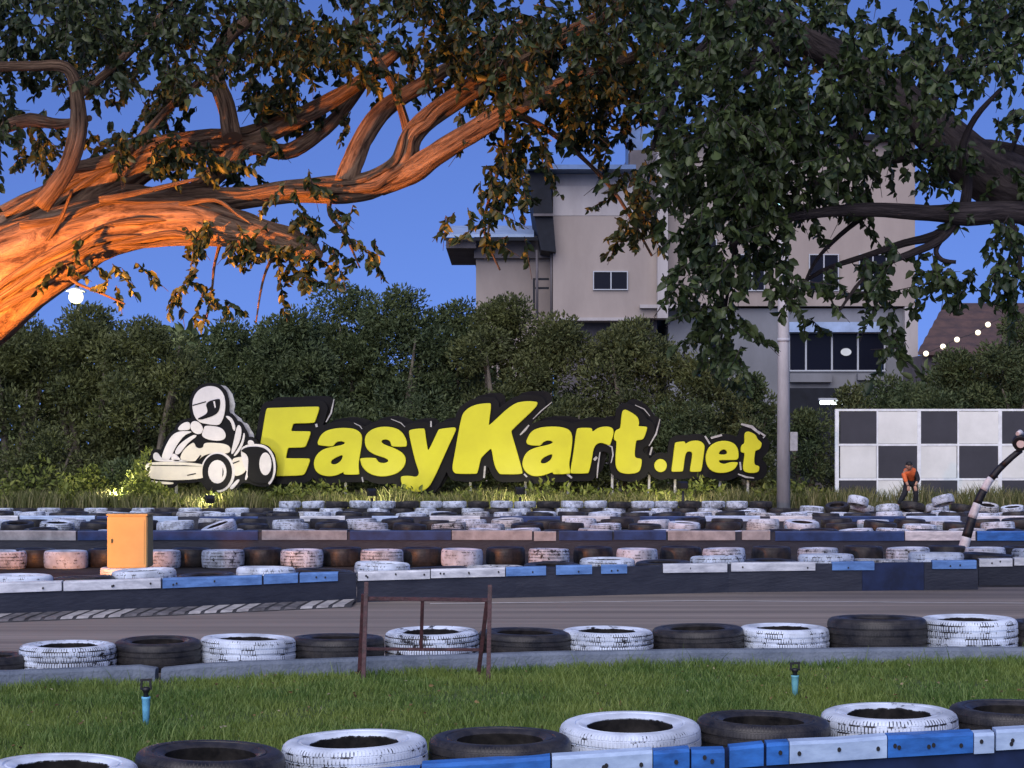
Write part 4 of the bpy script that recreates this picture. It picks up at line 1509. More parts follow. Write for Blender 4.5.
for li, nst in ((0, 9), (1, 7), (2, 4)):          # roots and creepers grown along the thick limbs
    dyl, ptl = limbs[li]
    for q in range(nst):
        rv = random.Random(li * 31 + q)
        ph, dr = rv.uniform(-1.2, 1.7), rv.uniform(-.5, .5)
        i0 = rv.randint(0, 2)
        pth, rad = [], []
        m_ = len(ptl)
        for i in range(i0, m_ - 1):
            for f_ in (0, .5):
                x = ptl[i][0] * (1 - f_) + ptl[i + 1][0] * f_
                y = ptl[i][1] * (1 - f_) + ptl[i + 1][1] * f_
                r = ptl[i][2] * (1 - f_) + ptl[i + 1][2] * f_
                tt = (i + f_) / (m_ - 1)
                Yq = YL + dyl[0] + (dyl[1] - dyl[0]) * tt
                a_ = ph + dr * tt * 3 + rv.uniform(-.12, .12)
                c0 = P(x, y, Yq)
                rr = r * Yq / F * rv.uniform(.96, 1.06)
                tx = Vector((ptl[min(i + 1, m_ - 1)][0] - ptl[i][0], 0, -(ptl[min(i + 1, m_ - 1)][1] - ptl[i][1]))).normalized()
                nrm = Vector((-tx.z, 0, tx.x))
                pth.append(c0 + nrm * (math.sin(a_) * rr) + Vector((0, -1, 0)) * (math.cos(a_) * rr))
                rad.append((rv.uniform(.022, .07) * (1 - .6 * tt)))
        n_k = rv.randint(5, len(pth))
        pth, rad = pth[:n_k], rad[:n_k]
        rad[-1] *= .3
        tube(bm, pth, rad, 7, uvl=uvl, rough=.2, seed=q * 1.3, sub=3)
obj('trunk', bm, 'bark_near', root)
bl = [  # cx cy rx ry n dy0 dy1
    (30, 20, 80, 40, 60, -2, 2.5), (110, 45, 70, 38, 75, -1.8, 2), (190, 20, 70, 38, 62, -1.5, 2.5), (255, 62, 45, 35, 40, -1, 2), (290, 15, 60, 35, 55, -2, 2), (345, 62, 50, 36, 52, -1, 2),
    (400, 20, 60, 34, 58, -2, 2), (455, 62, 50, 26, 40, -.5, 2), (510, 40, 60, 45, 75, -2, 1.5), (570, 70, 60, 45, 80, -2, 1), (620, 40, 50, 50, 75, -2, 1),
    (600, 120, 48, 28, 34, -1, .5), (560, 100, 26, 20, 14, -1, .5), (150, 95, 70, 22, 40, -1.2, 1.2), (20, 90, 40, 30, 22, -1.2, 1), (300, 108, 50, 16, 22, .2, 1.4), (8, 165, 16, 45, 22, -2.2, -1.4),
    (490, 120, 18, 14, 9, -.6, .2), (505, 170, 20, 30, 14, -.4, .3), (485, 205, 14, 22, 9, -.4, .2), (512, 225, 9, 28, 7, -.4, .2), (458, 222, 12, 12, 4, -.4, .2),
    (545, 150, 20, 16, 9, -.4, .3), (585, 158, 20, 22, 12, -.4, .2), (622, 185, 18, 24, 13, -.4, .2), (640, 225, 13, 24, 10, -.4, .1), (652, 252, 6, 12, 3, -.3, .1),
    (40, 150, 38, 16, 14, .3, 1.4), (150, 165, 45, 16, 16, -.7, -.1), (200, 175, 30, 14, 9, -.7, .4), (110, 140, 40, 14, 12, .2, 1.2), (260, 165, 26, 14, 8, .2, .8),
    (300, 190, 18, 10, 4, -.7, -.3), (62, 268, 14, 4, 4, -.7, -.4), (116, 296, 16, 6, 4, -.7, -.4), (212, 255, 12, 16, 5, -.6, -.3), (208, 300, 16, 16, 7, -.6, -.3), (256, 262, 34, 6, 6, -.5, -.2),
    (290, 262, 22, 8, 5, -.5, -.2), (314, 290, 12, 20, 7, -.5, -.2), (300, 225, 10, 8, 3, -.5, -.3), (338, 225, 10, 12, 4, -.4, 0), (356, 250, 8, 14, 4, -.4, 0),
    (300, 300, 10, 10, 2, -.5, -.2), (306, 240, 12, 8, 9, -.3, .1),
    # crown above the frame
    (60, -90, 240, 80, 150, -3, 4), (350, -90, 240, 80, 170, -3, 4), (560, -70, 140, 70, 100, -3, 3), (-160, 60, 120, 150, 90, -3, 3), (300, -220, 380, 90, 150, -3, 4)]
A, B, LP, LA, LL = sprig_cloud(bl, YL, dens=1.35)
twig_mesh('twigs', A, B, np.full(len(A), .0065), 'bark_dark', root)
leaves('crown', LP, LA, LL, LL * RNG.uniform(.55, .78, len(LL)), 'leaf_big', root)

# ---- right tree, dark
YR = 18.0
root = thing('spreading_tree', 'dark leafy spreading tree with low limbs reaching in from the right', 'tree', (7.4, 18.6, -.05))
bm = bmesh.new()
uvl = bm.loops.layers.uv.new('UVMap')
tube(bm, [(7.5, 18.7, -.15), (7.4, 18.6, .3), (7.2, 18.5, 1.5), (6.8, 18.3, 2.6), (6.2, 18.1, 3.5), tuple(P(1090, 212, 18))], [.9, .68, .56, .52, .46, .36], 20, uvl=uvl, rough=.16, sub=5)
tube(bm, [(7.1, 18.5, 2.0), (7.6, 18.8, 4.0), (8.0, 19.4, 6.4), (8.0, 20.2, 9.0)], [.42, .36, .26, .12], 16, uvl=uvl, rough=.16, seed=2, sub=5)
limbs = [
    ((0, 1.0), [(1110, 222, 40), (1060, 205, 34), (1010, 186, 30), (965, 158, 26), (925, 122, 22), (880, 86, 18), (830, 52, 16), (770, 20, 13), (700, -10, 10), (620, -50, 7)]),
    ((-.2, -.6), [(1120, 235, 24), (1060, 218, 13), (1010, 212, 11), (968, 214, 12), (930, 213, 8), (870, 210, 7), (820, 213, 5), (775, 222, 4), (730, 245, 2.5)]),
    ((.2, .8), [(1040, 160, 10), (990, 147, 8), (940, 150, 7), (900, 158, 5), (850, 170, 3.5), (790, 190, 2.5)]),
    ((-.3, .2), [(960, 218, 6), (935, 236, 5), (905, 243, 4), (865, 256, 3), (820, 272, 2.2), (780, 300, 1.5)]),
    ((-.3, -.5), [(955, 222, 5), (940, 240, 4), (915, 252, 4), (890, 262, 3), (862, 280, 2), (840, 310, 1.3)]),
    ((-.3, -.4), [(945, 232, 4), (936, 250, 2.6), (942, 260, 2.4), (956, 262, 2)]),
    ((-.3, -.5), [(1005, 215, 5), (1016, 235, 3), (1020, 262, 2.2), (1010, 290, 1.5)]),
    ((-.2, -.2), [(965, 205, 6), (968, 180, 5), (962, 150, 4), (975, 118, 3), (1000, 90, 2)]),
    ((.1, .2), [(1014, 205, 5), (1022, 180, 4), (1010, 158, 3), (1020, 130, 2)]),
    ((.5, .2), [(880, 90, 7), (860, 120, 5), (842, 160, 3.5), (800, 200, 2.5), (770, 250, 1.6)]),
    ((.6, .3), [(800, 35, 7), (760, 60, 5), (720, 105, 4), (690, 160, 3), (672, 215, 2)]),
    ((.6, .2), [(740, 5, 6), (700, 50, 4), (668, 100, 3), (652, 150, 2)]),
    ((.5, .0), [(760, 80, 4), (752, 150, 3), (738, 230, 2.4), (725, 310, 1.6), (718, 365, .9)]),
    ((.8, .4), [(820, 50, 5), (800, 66, 4), (782, 60, 3), (770, 40, 2)]),
    ((.2, -.1), [(870, 212, 3), (840, 235, 2.4), (815, 262, 1.8), (800, 295, 1.2)]),
    ((.9, .9), [(925, 115, 6), (950, 70, 4), (985, 35, 3), (1030, 0, 2)]),
]
px_limbs(bm, uvl, limbs, YR, seg=12)
obj('trunk', bm, 'bark_dark', root)
br = [
    (760, 22, 40, 20, 14, -1.5, -.4), (830, 60, 45, 24, 22, -1.6, -.4), (890, 100, 40, 26, 22, -1.6, -.5), (700, 0, 60, 24, 22, -1.6, -.3), (945, 120, 30, 24, 10, -1.4, -.5),
    (680, 40, 50, 50, 90, -1.5, 2), (740, 40, 60, 45, 80, -1.5, 2), (725, 110, 64, 50, 140, -1.5, 1.5), (790, 130, 65, 45, 120, -1.5, 1.5), (716, 178, 50, 44, 135, -1.5, 1.2), (770, 190, 60, 40, 110, -1.2, 1),
    (860, 130, 65, 40, 70, -1.5, 1), (880, 30, 70, 45, 70, -1, 2.5), (960, 50, 60, 55, 90, -1.5, 2), (1000, 25, 40, 40, 40, -1, 2), (728, 245, 44, 36, 80, -1, .8), (722, 290, 38, 26, 44, -.8, .6),
    (720, 338, 26, 22, 20, -.6, .4), (720, 362, 18, 14, 8, -.5, .3), (672, 225, 12, 20, 4, -.5, .4), (760, 290, 26, 36, 16, -.8, .3), (820, 230, 50, 30, 11, -.8, .3), (850, 270, 55, 26, 12, -.8, .3), (800, 305, 40, 24, 13, -.8, .3),
    (880, 300, 40, 26, 11, -.8, .3), (860, 330, 36, 16, 5, -.6, .2), (890, 350, 24, 12, 6, -.6, .2), (920, 275, 24, 16, 10, -.6, .2), (940, 165, 30, 24, 16, -.6, .2), (1000, 180, 28, 14, 10, -.6, .1),
    (1000, 280, 30, 24, 26, -1, .3), (960, 290, 26, 14, 11, -.8, .2), (985, 240, 24, 14, 8, -.6, .1), (1010, 130, 20, 18, 8, -.6, .2), (930, 228, 20, 10, 5, -.5, .1), (880, 190, 40, 18, 18, -.8, .5), (700, 320, 30, 14, 14, -.5, .3),
    (830, 185, 40, 26, 13, -1, .6), (640, 190, 14, 16, 5, -.5, .4),
    (800, -80, 240, 70, 170, -3, 4), (640, -60, 80, 50, 50, -2, 3), (1000, -80, 160, 80, 110, -3, 4), (1120, 60, 80, 120, 60, -3, 3), (850, -200, 300, 90, 120, -3, 4)]
A, B, LP, LA, LL = sprig_cloud(br, YR, dens=.76)
twig_mesh('twigs', A, B, np.full(len(A), .006), 'bark_dark', root)
leaves('crown', LP, LA, LL * .95, LL * RNG.uniform(.55, .78, len(LL)), 'leaf_right', root)


# ---- trees and bushes behind the sign
def far_tree(name, label, x, Y, top, wpx, m, n=4200, base=505, lobes=9, leaf=.17, cat='tree', group='trees behind the sign', hang=.0, low=.06):
    """crown of leaf clumps over a short branching trunk; top/base rows and width in pixels fix its real size"""
    rnd = random.Random(int(x * 7 + Y * 13))
    X = (x - 512) * Y / F
    Hh = HC - (top - HOR) * Y / F
    Rw = wpx * Y / F / 2
    root = thing(name, label, cat, (X, Y, 0), 0, group)
    bm = bmesh.new()
    uvl = bm.loops.layers.uv.new('UVMap')
    ends = []
    for k in range(rnd.randint(2, 4)):
        a = rnd.uniform(0, 6.28)
        e = Vector((X + math.cos(a) * Rw * .5, Y + math.sin(a) * Rw * .5, Hh * rnd.uniform(.6, .85)))
        b0 = Vector((X + math.cos(a) * .12, Y + math.sin(a) * .12, -.1))
        mid = b0.lerp(e, .45) + Vector((rnd.uniform(-.2, .2), rnd.uniform(-.2, .2), .2))
        tube(bm, [b0, mid, e], [.045 * Hh ** .7, .032 * Hh ** .7, .02], 8, uvl=uvl, rough=.12, seed=k, sub=3)
    obj('trunk', bm, 'bark_far', root)
    # clumps
    C = []
    for k in range(lobes * 5):
        a, z = rnd.uniform(0, 6.28), rnd.random()
        zz = Hh * (low + (.97 - low) * z)
        prof = math.sin(math.pi * min(1, .18 + .80 * z)) ** .6
        r = Rw * prof * math.sqrt(rnd.random())
        C.append((X + math.cos(a) * r, Y + math.sin(a) * r * .8, zz - .1, rnd.uniform(.35, .8) * min(1, Rw / 1.6)))
    C.append((X, Y, Hh - .35, .4))
    C = np.array(C)
    wts = C[:, 3] ** 2
    ci = RNG.choice(len(C), n, p=wts / wts.sum())
    dv = RNG.normal(size=(n, 3))
    dv /= np.linalg.norm(dv, axis=1, keepdims=True)
    rr = RNG.uniform(.25, 1, n) ** .5
    pos = C[ci, :3] + dv * (C[ci, 3] * rr)[:, None] * np.array([1.05, 1.05, .8])
    pos[:, 2] = np.maximum(pos[:, 2], .05)
    ax = dv * .7 + RNG.normal(size=(n, 3)) * .5 + np.array([0, 0, .25 - hang])
    ll = RNG.uniform(.55, 1.0, n) * leaf
    leaves('crown', pos, ax, ll, ll * RNG.uniform(.32, .55, n), m, root)
    return root


T = [  # name label x Y top width mat leaves
    ('bushy_tree', 'dark bushy tree at the left edge under the thick orange limb', 8, 54, 318, 150, 'leaf_far_olive'),
    ('bushy_tree', 'bushy olive tree directly below the glowing street lamp', 88, 55, 309, 150, 'leaf_far_olive'),
    ('bushy_tree', 'pale-stemmed bushy tree directly left of the kart driver board', 150, 53.5, 316, 120, 'leaf_far_olive'),
    ('bushy_tree', 'dark tree rising behind the kart driver helmet', 228, 56, 322, 130, 'leaf_far'),
    ('bushy_tree', 'dark bushy tree above the letter E of the sign', 292, 55, 312, 110, 'leaf_far'),
    ('tall_tree', 'feathery tall tree above the letters a and s, highest of the row', 345, 57, 288, 110, 'leaf_far'),
    ('tall_tree', 'feathery tall tree above the letter y, touching the sky', 402, 56, 283, 110, 'leaf_far'),
    ('tall_tree', 'tall dark tree at the left corner of the beige building', 452, 57, 304, 100, 'leaf_far'),
    ('bushy_tree', 'olive bushy tree above the left stroke of the letter K', 505, 55, 300, 100, 'leaf_far_olive'),
    ('bushy_tree', 'bushy tree below the small dark building window', 558, 55, 322, 110, 'leaf_far_olive'),
    ('bushy_tree', 'lighter green tree at the foot of the tall beige column', 632, 54.5, 318, 130, 'leaf_far_olive'),
    ('bushy_tree', 'low green tree above the word net of the sign', 700, 54, 362, 100, 'leaf_far_olive'),
    ('bushy_tree', 'low dark tree left of the concrete pole', 750, 56, 376, 70, 'leaf_far'),
    ('bushy_tree', 'dark low tree above the left end of the chequered wall', 890, 60, 378, 90, 'leaf_far'),
    ('bushy_tree', 'dark tree above the chequered wall, below the string of bulbs', 955, 58, 352, 100, 'leaf_far'),
    ('bushy_tree', 'dark tree at the right edge above the chequered wall', 1020, 57, 318, 110, 'leaf_far'),
]
for nm, lb, x, Y, top, wp, m in T:
    big = (505 - top) * wp
    far_tree(nm, lb, x, Y, top, wp, m, n=int(min(19000, 4500 + big * .66)), lobes=12)
for k, (x, Y, top, wp, lb) in enumerate((
        (50, 51.6, 432, 90, 'low sunlit-looking shrub at the left edge behind the tyres'), (125, 51.4, 462, 70, 'bright yellow-green shrub left of the kart driver board'),
        (240, 52.2, 425, 90, 'dark shrub behind the kart driver board'), (430, 52.6, 400, 120, 'dark shrub between the letters y and K'),
        (560, 52.6, 398, 110, 'shrub lit green above the letter a of Kart'), (690, 52.4, 400, 90, 'dark shrub behind the word net'), (745, 52.6, 420, 60, 'narrow dark shrub beside the concrete pole'),
        (806, 55.5, 408, 60, 'dark shrub right of the concrete pole'), (852, 57, 384, 60, 'dark shrub above the top left corner of the chequered wall'),
        (330, 52.6, 400, 110, 'dark shrub behind the letters E and a'))):
    lb = lb.replace('sunlit-looking ', 'olive ')
    far_tree('shrub', lb, x, Y, top, wp, 'leaf_far_olive' if k % 2 == 0 else 'leaf_far', n=4200, lobes=8, leaf=.16, cat='shrub', group='shrubs behind the sign', low=.04)
# far wood closing the view behind the row
n = 24000
X = RNG.uniform(-40, 40, n)
Yw = RNG.uniform(62, 66, n)
hz = np.where(X < -6, 5.3, 3.8) + .9 * np.array([noise.noise(Vector((x * .25, 0, 2))) for x in X])
Zw = RNG.uniform(0, 1, n) ** .8 * hz
ok = (X < 1.2) | (X > 13.8)
pos = np.stack([X, Yw, Zw], 1)[ok]
ax = RNG.normal(size=(len(pos), 3)) + np.array([0, 0, .3])
ll = RNG.uniform(.35, .65, len(pos))
tag(leaves('far_wood', pos, ax, ll, ll * .5, 'leaf_far'), 'dark far wood closing the view behind the tree row', 'wood', kind='stuff')

ll = RNG.uniform(.012, .034, len(LITTER))
ax = RNG.normal(size=(len(LITTER), 3)) * np.array([1, 1, .25])
tag(leaves('leaf_litter', LITTER, ax, ll, ll * .6, 'litter'), 'small dry leaves and pale seed heads scattered on the lawn', 'leaf litter', kind='stuff')

# undergrowth and weeds along the sign and the chequered wall
n = 16000
px = RNG.uniform(-20, 1050, n)
Yu = RNG.uniform(47.6, 52.0, n)
X = (px - 512) * Yu / F
hn = np.array([noise.noise(Vector((x * .8, y * .5, 5))) for x, y in zip(X, Yu)])
ln = .20 + .30 * np.clip(hn + .3, 0, 1) + RNG.uniform(0, .18, n)
ln *= np.where(px > 790, 1.15, 1.0)
ln *= np.where((px > 870) & (px < 945) & (Yu < 49.4), .35, 1)
tag(blades('grass', np.stack([X, Yu, np.full(n, -.02)], 1), ln, RNG.uniform(.018, .035, n), .55, 'leaf_reed'), 'tall rough grass and weeds at the foot of the sign and the chequered wall', 'grass', kind='stuff')
n = 11000
px = np.concatenate([RNG.uniform(60, 300, n // 2), RNG.uniform(-10, 830, n // 2)])
Yu = RNG.uniform(48.2, 51.6, n)
X = (px - 512) * Yu / F
hn = np.array([noise.noise(Vector((x * .9, y * .4, 9))) for x, y in zip(X, Yu)])
cap_ = np.where(px < 150, 1.5, .72)
Zu = RNG.uniform(0, 1, n) * np.clip(.45 + hn * .9, .12, 1.0) * cap_
ll = RNG.uniform(.10, .2, n)
tag(leaves('weeds', np.stack([X, Yu, Zu + .02], 1), RNG.normal(size=(n, 3)) + np.array([0, 0, .6]), ll, ll * .5, 'leaf_weed'), 'broad-leaved yellow-green weeds lit by the sign floodlights', 'weeds', kind='stuff')

# ------------------------------------------------------------------ chequered wall
YW = 50.6
k = YW / F
X0 = (835 - 512) * k
wall = thing('chequered_wall', 'black and white chequered panel wall behind the person', 'wall', (X0, YW, 0))
cx = [839.5, 877, 919.5, 957.5, 1000.5, 1038.5, 1081.5]
rows = [(411.5, 443.5), (446, 478), (480.5, 512)]
for i in range(6):
    for j, (ya, yb) in enumerate(rows):
        blk = (i + j) % 2 == 0
        bm = bmesh.new()
        gap = 2.4 if i % 2 == 1 else .9
        a, b = P(cx[i] + .8, yb, YW), P(cx[i + 1] - gap, ya, YW)
        box(bm, a.x, b.x, YW, YW + .04, max(a.z, -.1), b.z)
        o = obj('panel', bm, 'panel_black' if blk else 'panel_white', wall, bevel=.004)
for x in (837, 919, 1000, 1081):
    bm = bmesh.new()
    a = P(x, 409, YW)
    box(bm, a.x - .05, a.x + .05, YW - .02, YW + .08, -.1, a.z)
    obj('post', bm, 'panel_post', wall, bevel=.006)
for x in (877.4, 958.2, 1039):
    bm = bmesh.new()
    a = P(x, 411, YW)
    box(bm, a.x - .022, a.x + .022, YW - .008, YW + .06, -.1, a.z)
    obj('batten', bm, 'panel_post', wall)
for y in (410, 444.8, 479.3):
    bm = bmesh.new()
    a, b = P(837, y, YW), P(1081, y, YW)
    box(bm, a.x + .052, b.x - .052, YW - .012, YW + .065, a.z - .028, a.z + .028)
    obj('rail', bm, 'panel_post', wall)

# ------------------------------------------------------------------ concrete pole
Yc = 47.4
k = Yc / F
X = (783.5 - 512) * k
root = thing('utility_pole', 'tall grey concrete pole between the sign and the chequered wall', 'pole', (X, Yc, 0))
bm = bmesh.new()
h = HC - (118 - HOR) * k
tube(bm, [(X, Yc, -.1), (X, Yc, h * .45), (X, Yc, h)], [.17, .145, .10], 20)
obj('shaft', bm, 'concrete_pole', root)
bm = bmesh.new()
a, b = P(788, 451, Yc), P(797, 432, Yc)
box(bm, X + .15, b.x, Yc - .12, Yc + .08, a.z, b.z)
obj('meter_box', bm, 'meter_box', root, bevel=.01)
bm = bmesh.new()
z = HC - (340 - HOR) * k
lathe(bm, [(.14, z - .04), (.158, z - .04), (.158, z + .04), (.14, z + .04)], 20, (X, Yc, 0))
obj('clamp_band', bm, 'frame_alu', root)
for y in (127, 207):
    z = HC - (y - HOR) * k
    bm = bmesh.new()
    bar(bm, (X - .1, Yc - .05, z + .02), (X - .34, Yc - .25, z + .02), .05)
    obj('lamp_arm', bm, 'frame_alu', root)
    bm = bmesh.new()
    box(bm, X - .30, X - .12, Yc - .36, Yc - .24, z - .10, z + .12)
    hd = obj('lamp_head', bm, 'frame_alu', root, bevel=.01)
    bm = bmesh.new()
    box(bm, X - .28, X - .14, Yc - .366, Yc - .361, z - .08, z + .10)
    obj('led_panel', bm, 'led_cyan', hd)

# glowing street lamp behind the trees at the left
Yg = 60
k = Yg / F
X = (76 - 512) * k
z = HC - (297 - HOR) * k
root = thing('street_lamp', 'glowing street lamp above the treetops at the left', 'street lamp', (X, Yg, 0))
bm = bmesh.new()
tube(bm, [(X, Yg + .3, -.1), (X, Yg + .3, z * .7), (X, Yg + .25, z + .25), (X, Yg, z + .32)], [.09, .07, .05, .04], 12, sub=3)
obj('mast', bm, 'black_metal', root)
bm = bmesh.new()
lathe(bm, [(.02, .30), (.16, .28), (.30, .20), (.33, .16), (.28, .16)], 20, (X, Yg, z))
obj('lamp_shade', bm, 'frame_alu', root)
bm = bmesh.new()
bmesh.ops.create_uvsphere(bm, u_segments=20, v_segments=12, radius=.23, matrix=Matrix.Translation((X, Yg, z)))
obj('lamp_globe', bm, 'lamp_white', root, smooth=True)
li = bpy.data.lights.new('street_light', 'POINT')
li.energy = 500
li.color = (1, .93, .62)
li.shadow_soft_size = .25
lo = bpy.data.objects.new('street_light', li)
COL.objects.link(lo)
lo.location = (X, Yg - .65, z - .05)

# ------------------------------------------------------------------ the beige building
YB = 85.0


def bpx(bm, x0, x1, y0, y1, Ya, Yb_, floor=False):
    """box whose front (at Ya) covers the given picture rectangle"""
    a, b = P(x0, y1, Ya), P(x1, y0, Ya)
    box(bm, a.x, b.x, Ya, Yb_, -.1 if floor else a.z, b.z)


bld = thing('apartment_building', 'beige multi-storey building half hidden behind the trees', 'building', tuple(P(690, 514, YB)))
def part(name, m, boxes, parent=bld, bevel=0):
    bm = bmesh.new()
    for bxs in boxes:
        bpx(bm, *bxs)
    return obj(name, bm, m, parent, bevel=bevel)


part('side_wing', 'wall_beige', [(476, 552, 258, 500, 86, 94, True)])
part('wing_band', 'wall_grey', [(474, 552, 236, 258, 85.6, 94)])
bm = bmesh.new()
a, b, c_, d_ = P(446, 237, 84.6), P(534, 237, 84.6), P(534, 228, 93), P(452, 228, 93)
prism(bm, [a, b, c_, d_], [p + Vector((0, 0, .12)) for p in (a, b, c_, d_)])
obj('wing_roof', bm, 'roof_pale', bld)
part('wing_fascia', 'roof_dark', [(444, 540, 237.5, 240.5, 84.5, 84.58)])
part('soffit', 'wall_grey', [(446, 476, 240.5, 248, 85.0, 93)])
part('tower_block', 'wall_beige', [(553, 657, 216, 318, 84, 94)])
part('tower_top', 'wall_pale', [(553, 640, 186, 215.6, 84, 94)])
part('tower_base', 'wall_grey', [(558, 657, 320, 500, 85.2, 94, True)])
part('ledge', 'wall_pale', [(552, 636, 317.5, 320.5, 83.8, 94)])
part('recess_wall', 'wall_grey', [(630, 658, 150, 216, 84.8, 94)])
part('column', 'wall_pale', [(657.5, 668, 152, 318, 83.6, 85)])
part('main_block', 'wall_beige', [(668.3, 915, 140, 306, 84.6, 100)])
part('main_ledge', 'wall_pale', [(640, 705, 304.5, 308, 83.7, 84.55)])
part('main_roof', 'roof_dark', [(660, 922, 134, 140, 84.0, 101)])
part('ground_floor', 'wall_light_grey', [(668.3, 918, 308.5, 500, 84.9, 100, True)])
part('corner_pier', 'wall_pale', [(905, 918, 306.5, 392, 84.5, 84.88)])
part('flat_roof', 'roof_blue', [(525, 636, 164.5, 169, 82.8, 95)])
part('parapet', 'wall_pale', [(556, 632, 169.3, 186, 84.3, 94)])
part('roof_tank', 'roof_blue', [(628, 643, 128, 164, 86, 88)])
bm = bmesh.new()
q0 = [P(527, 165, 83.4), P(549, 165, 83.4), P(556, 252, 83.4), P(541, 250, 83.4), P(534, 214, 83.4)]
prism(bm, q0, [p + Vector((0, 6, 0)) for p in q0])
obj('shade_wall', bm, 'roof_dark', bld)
part('gutter', 'wall_grey', [(533, 553, 213.5, 216, 83.2, 83.38)])
bm = bmesh.new()
for x in (537, 551.5):
    tube(bm, [P(x, 250, 84.2), P(x, 318, 84.2)], [.06, .06], 8)
obj('drain_pipe', bm, 'wall_grey', bld)
bm = bmesh.new()
bpx(bm, 533, 535, 278, 310, 84.4, 84.5)
bpx(bm, 535.2, 549, 278, 280, 84.4, 84.5)
bpx(bm, 535.2, 549, 287, 289, 84.4, 84.5)
obj('balcony_rail', bm, 'roof_dark', bld)


def window(x0, x1, y0, y1, Yf, mull=(), fm='frame_alu', m='glass_dark', t=1.0):
    bm = bmesh.new()
    bpx(bm, x0 - t, x1 + t, y0 - t, y0, Yf - .10, Yf + .02)
    bpx(bm, x0 - t, x1 + t, y1, y1 + t, Yf - .10, Yf + .02)
    bpx(bm, x0 - t, x0, y0 + .05, y1 - .05, Yf - .098, Yf + .02)
    bpx(bm, x1, x1 + t, y0 + .05, y1 - .05, Yf - .098, Yf + .02)
    for x in mull:
        bpx(bm, x - t * .6, x + t * .6, y0 + .05, y1 - .05, Yf - .096, Yf + .02)
    f = obj('window', bm, fm, bld)
    bm = bmesh.new()
    bpx(bm, x0 + .02, x1 - .02, y0 + .02, y1 - .02, Yf - .03, Yf - .004)
    obj('pane', bm, m, f)
    return f


window(594, 627, 272, 289, 84, (611,))
window(810, 838, 255, 290, 84.6, (824,))
window(860, 886, 255, 290, 84.6, (873,))
window(740, 764, 255, 290, 84.6, (752,))
window(708, 723, 341, 358, 84.9, ())
window(790, 884, 333.5, 370, 84.9, (806, 832, 858), t=1.4)
window(700, 716, 240, 262, 84.6, ())
bm = bmesh.new()
a = P(846, 352, 84.78)
prism(bm, [a + Vector((.24 * math.cos(q), 0, .17 * math.sin(q))) for q in np.linspace(0, 6.283, 19)[:-1]], [a + Vector((.24 * math.cos(q), -.01, .17 * math.sin(q))) for q in np.linspace(0, 6.283, 19)[:-1]])
obj('door_plate', bm, 'panel_white', bld)
part('awning', 'roof_pale', [(788, 888, 322, 332, 84.3, 84.85)])
part('sill', 'wall_light_grey', [(790, 832, 373.5, 382, 84.5, 84.88)])
part('sill', 'wall_light_grey', [(858, 884, 373.5, 380, 84.5, 84.88)])
part('low_wall', 'roof_dark', [(788, 845, 388, 404, 82.0, 82.3, True)])
# rail below the pole's right with lit tube
Yt = 70
root = thing('tube_light', 'lit white tube light low between the pole and the chequered wall', 'light', tuple(P(831, 402, Yt)))
bm = bmesh.new()
bpx(bm, 820, 843, 400.5, 404.5, Yt, Yt + .1)
obj('tube', bm, 'tube_lit', root, bevel=.02)
bm = bmesh.new()
bpx(bm, 819, 844, 398, 400.2, Yt - .05, Yt + .15)
obj('housing', bm, 'frame_alu', root)
bm = bmesh.new()
tube(bm, [P(831, 403, Yt + .2) * 1.0, Vector((P(831, 403, Yt).x, Yt + .2, -.1))], [.03, .03], 8)
obj('post', bm, 'black_metal', root)

# red-brown roofed shed with a string of bulbs
Ys = 76
root = thing('shed', 'low shed with a red-brown corrugated roof at the right', 'shed', tuple(P(960, 505, Ys)))
bm = bmesh.new()
rf = [P(918, 352, Ys), P(1060, 352, Ys), P(1060, 303, Ys + 5), P(945, 303, Ys + 5)]
pts0 = rf
nrib = 60
A0, B0, C0, D0 = rf
prev = None
for i in range(13):
    t = i / 12
    a = A0.lerp(D0, t) + Vector((0, 0, .07 if i % 2 else 0))
    b = B0.lerp(C0, t) + Vector((0, 0, .07 if i % 2 else 0))
    ring = [bm.verts.new(a), bm.verts.new(b), bm.verts.new(b - Vector((0, 0, .12))), bm.verts.new(a - Vector((0, 0, .12)))]
    if prev:
        for kk in range(4):
            bm.faces.new((prev[kk], prev[(kk + 1) % 4], ring[(kk + 1) % 4], ring[kk]))
    else:
        bm.faces.new(ring)
    prev = ring
bm.faces.new(prev[::-1])
obj('roof', bm, 'roof_red', root)
bm = bmesh.new()
bpx(bm, 922, 1060, 355, 500, Ys + .8, Ys + 4.5, True)
obj('wall', bm, 'wall_grey', root)
Ys2 = 66
pts = [P(x, y, Ys2 + .02 * i) for i, (x, y) in enumerate(((920, 355), (926, 353), (943, 346), (957, 339), (978, 332), (988, 324), (1002, 318), (1040, 300)))]
root = thing('string_lights', 'string of five round lit bulbs rising in front of the red-brown roof', 'string lights', tuple(pts[0]))
bm = bmesh.new()
tube(bm, pts, [.012] * len(pts), 6)
obj('wire', bm, 'black_metal', root)
for p in pts[1:6]:
    bm = bmesh.new()
    bmesh.ops.create_uvsphere(bm, u_segments=14, v_segments=9, radius=.095, matrix=Matrix.Translation(p - Vector((0, 0, .02))))
    obj('bulb', bm, 'bulb_warm', root, smooth=True)


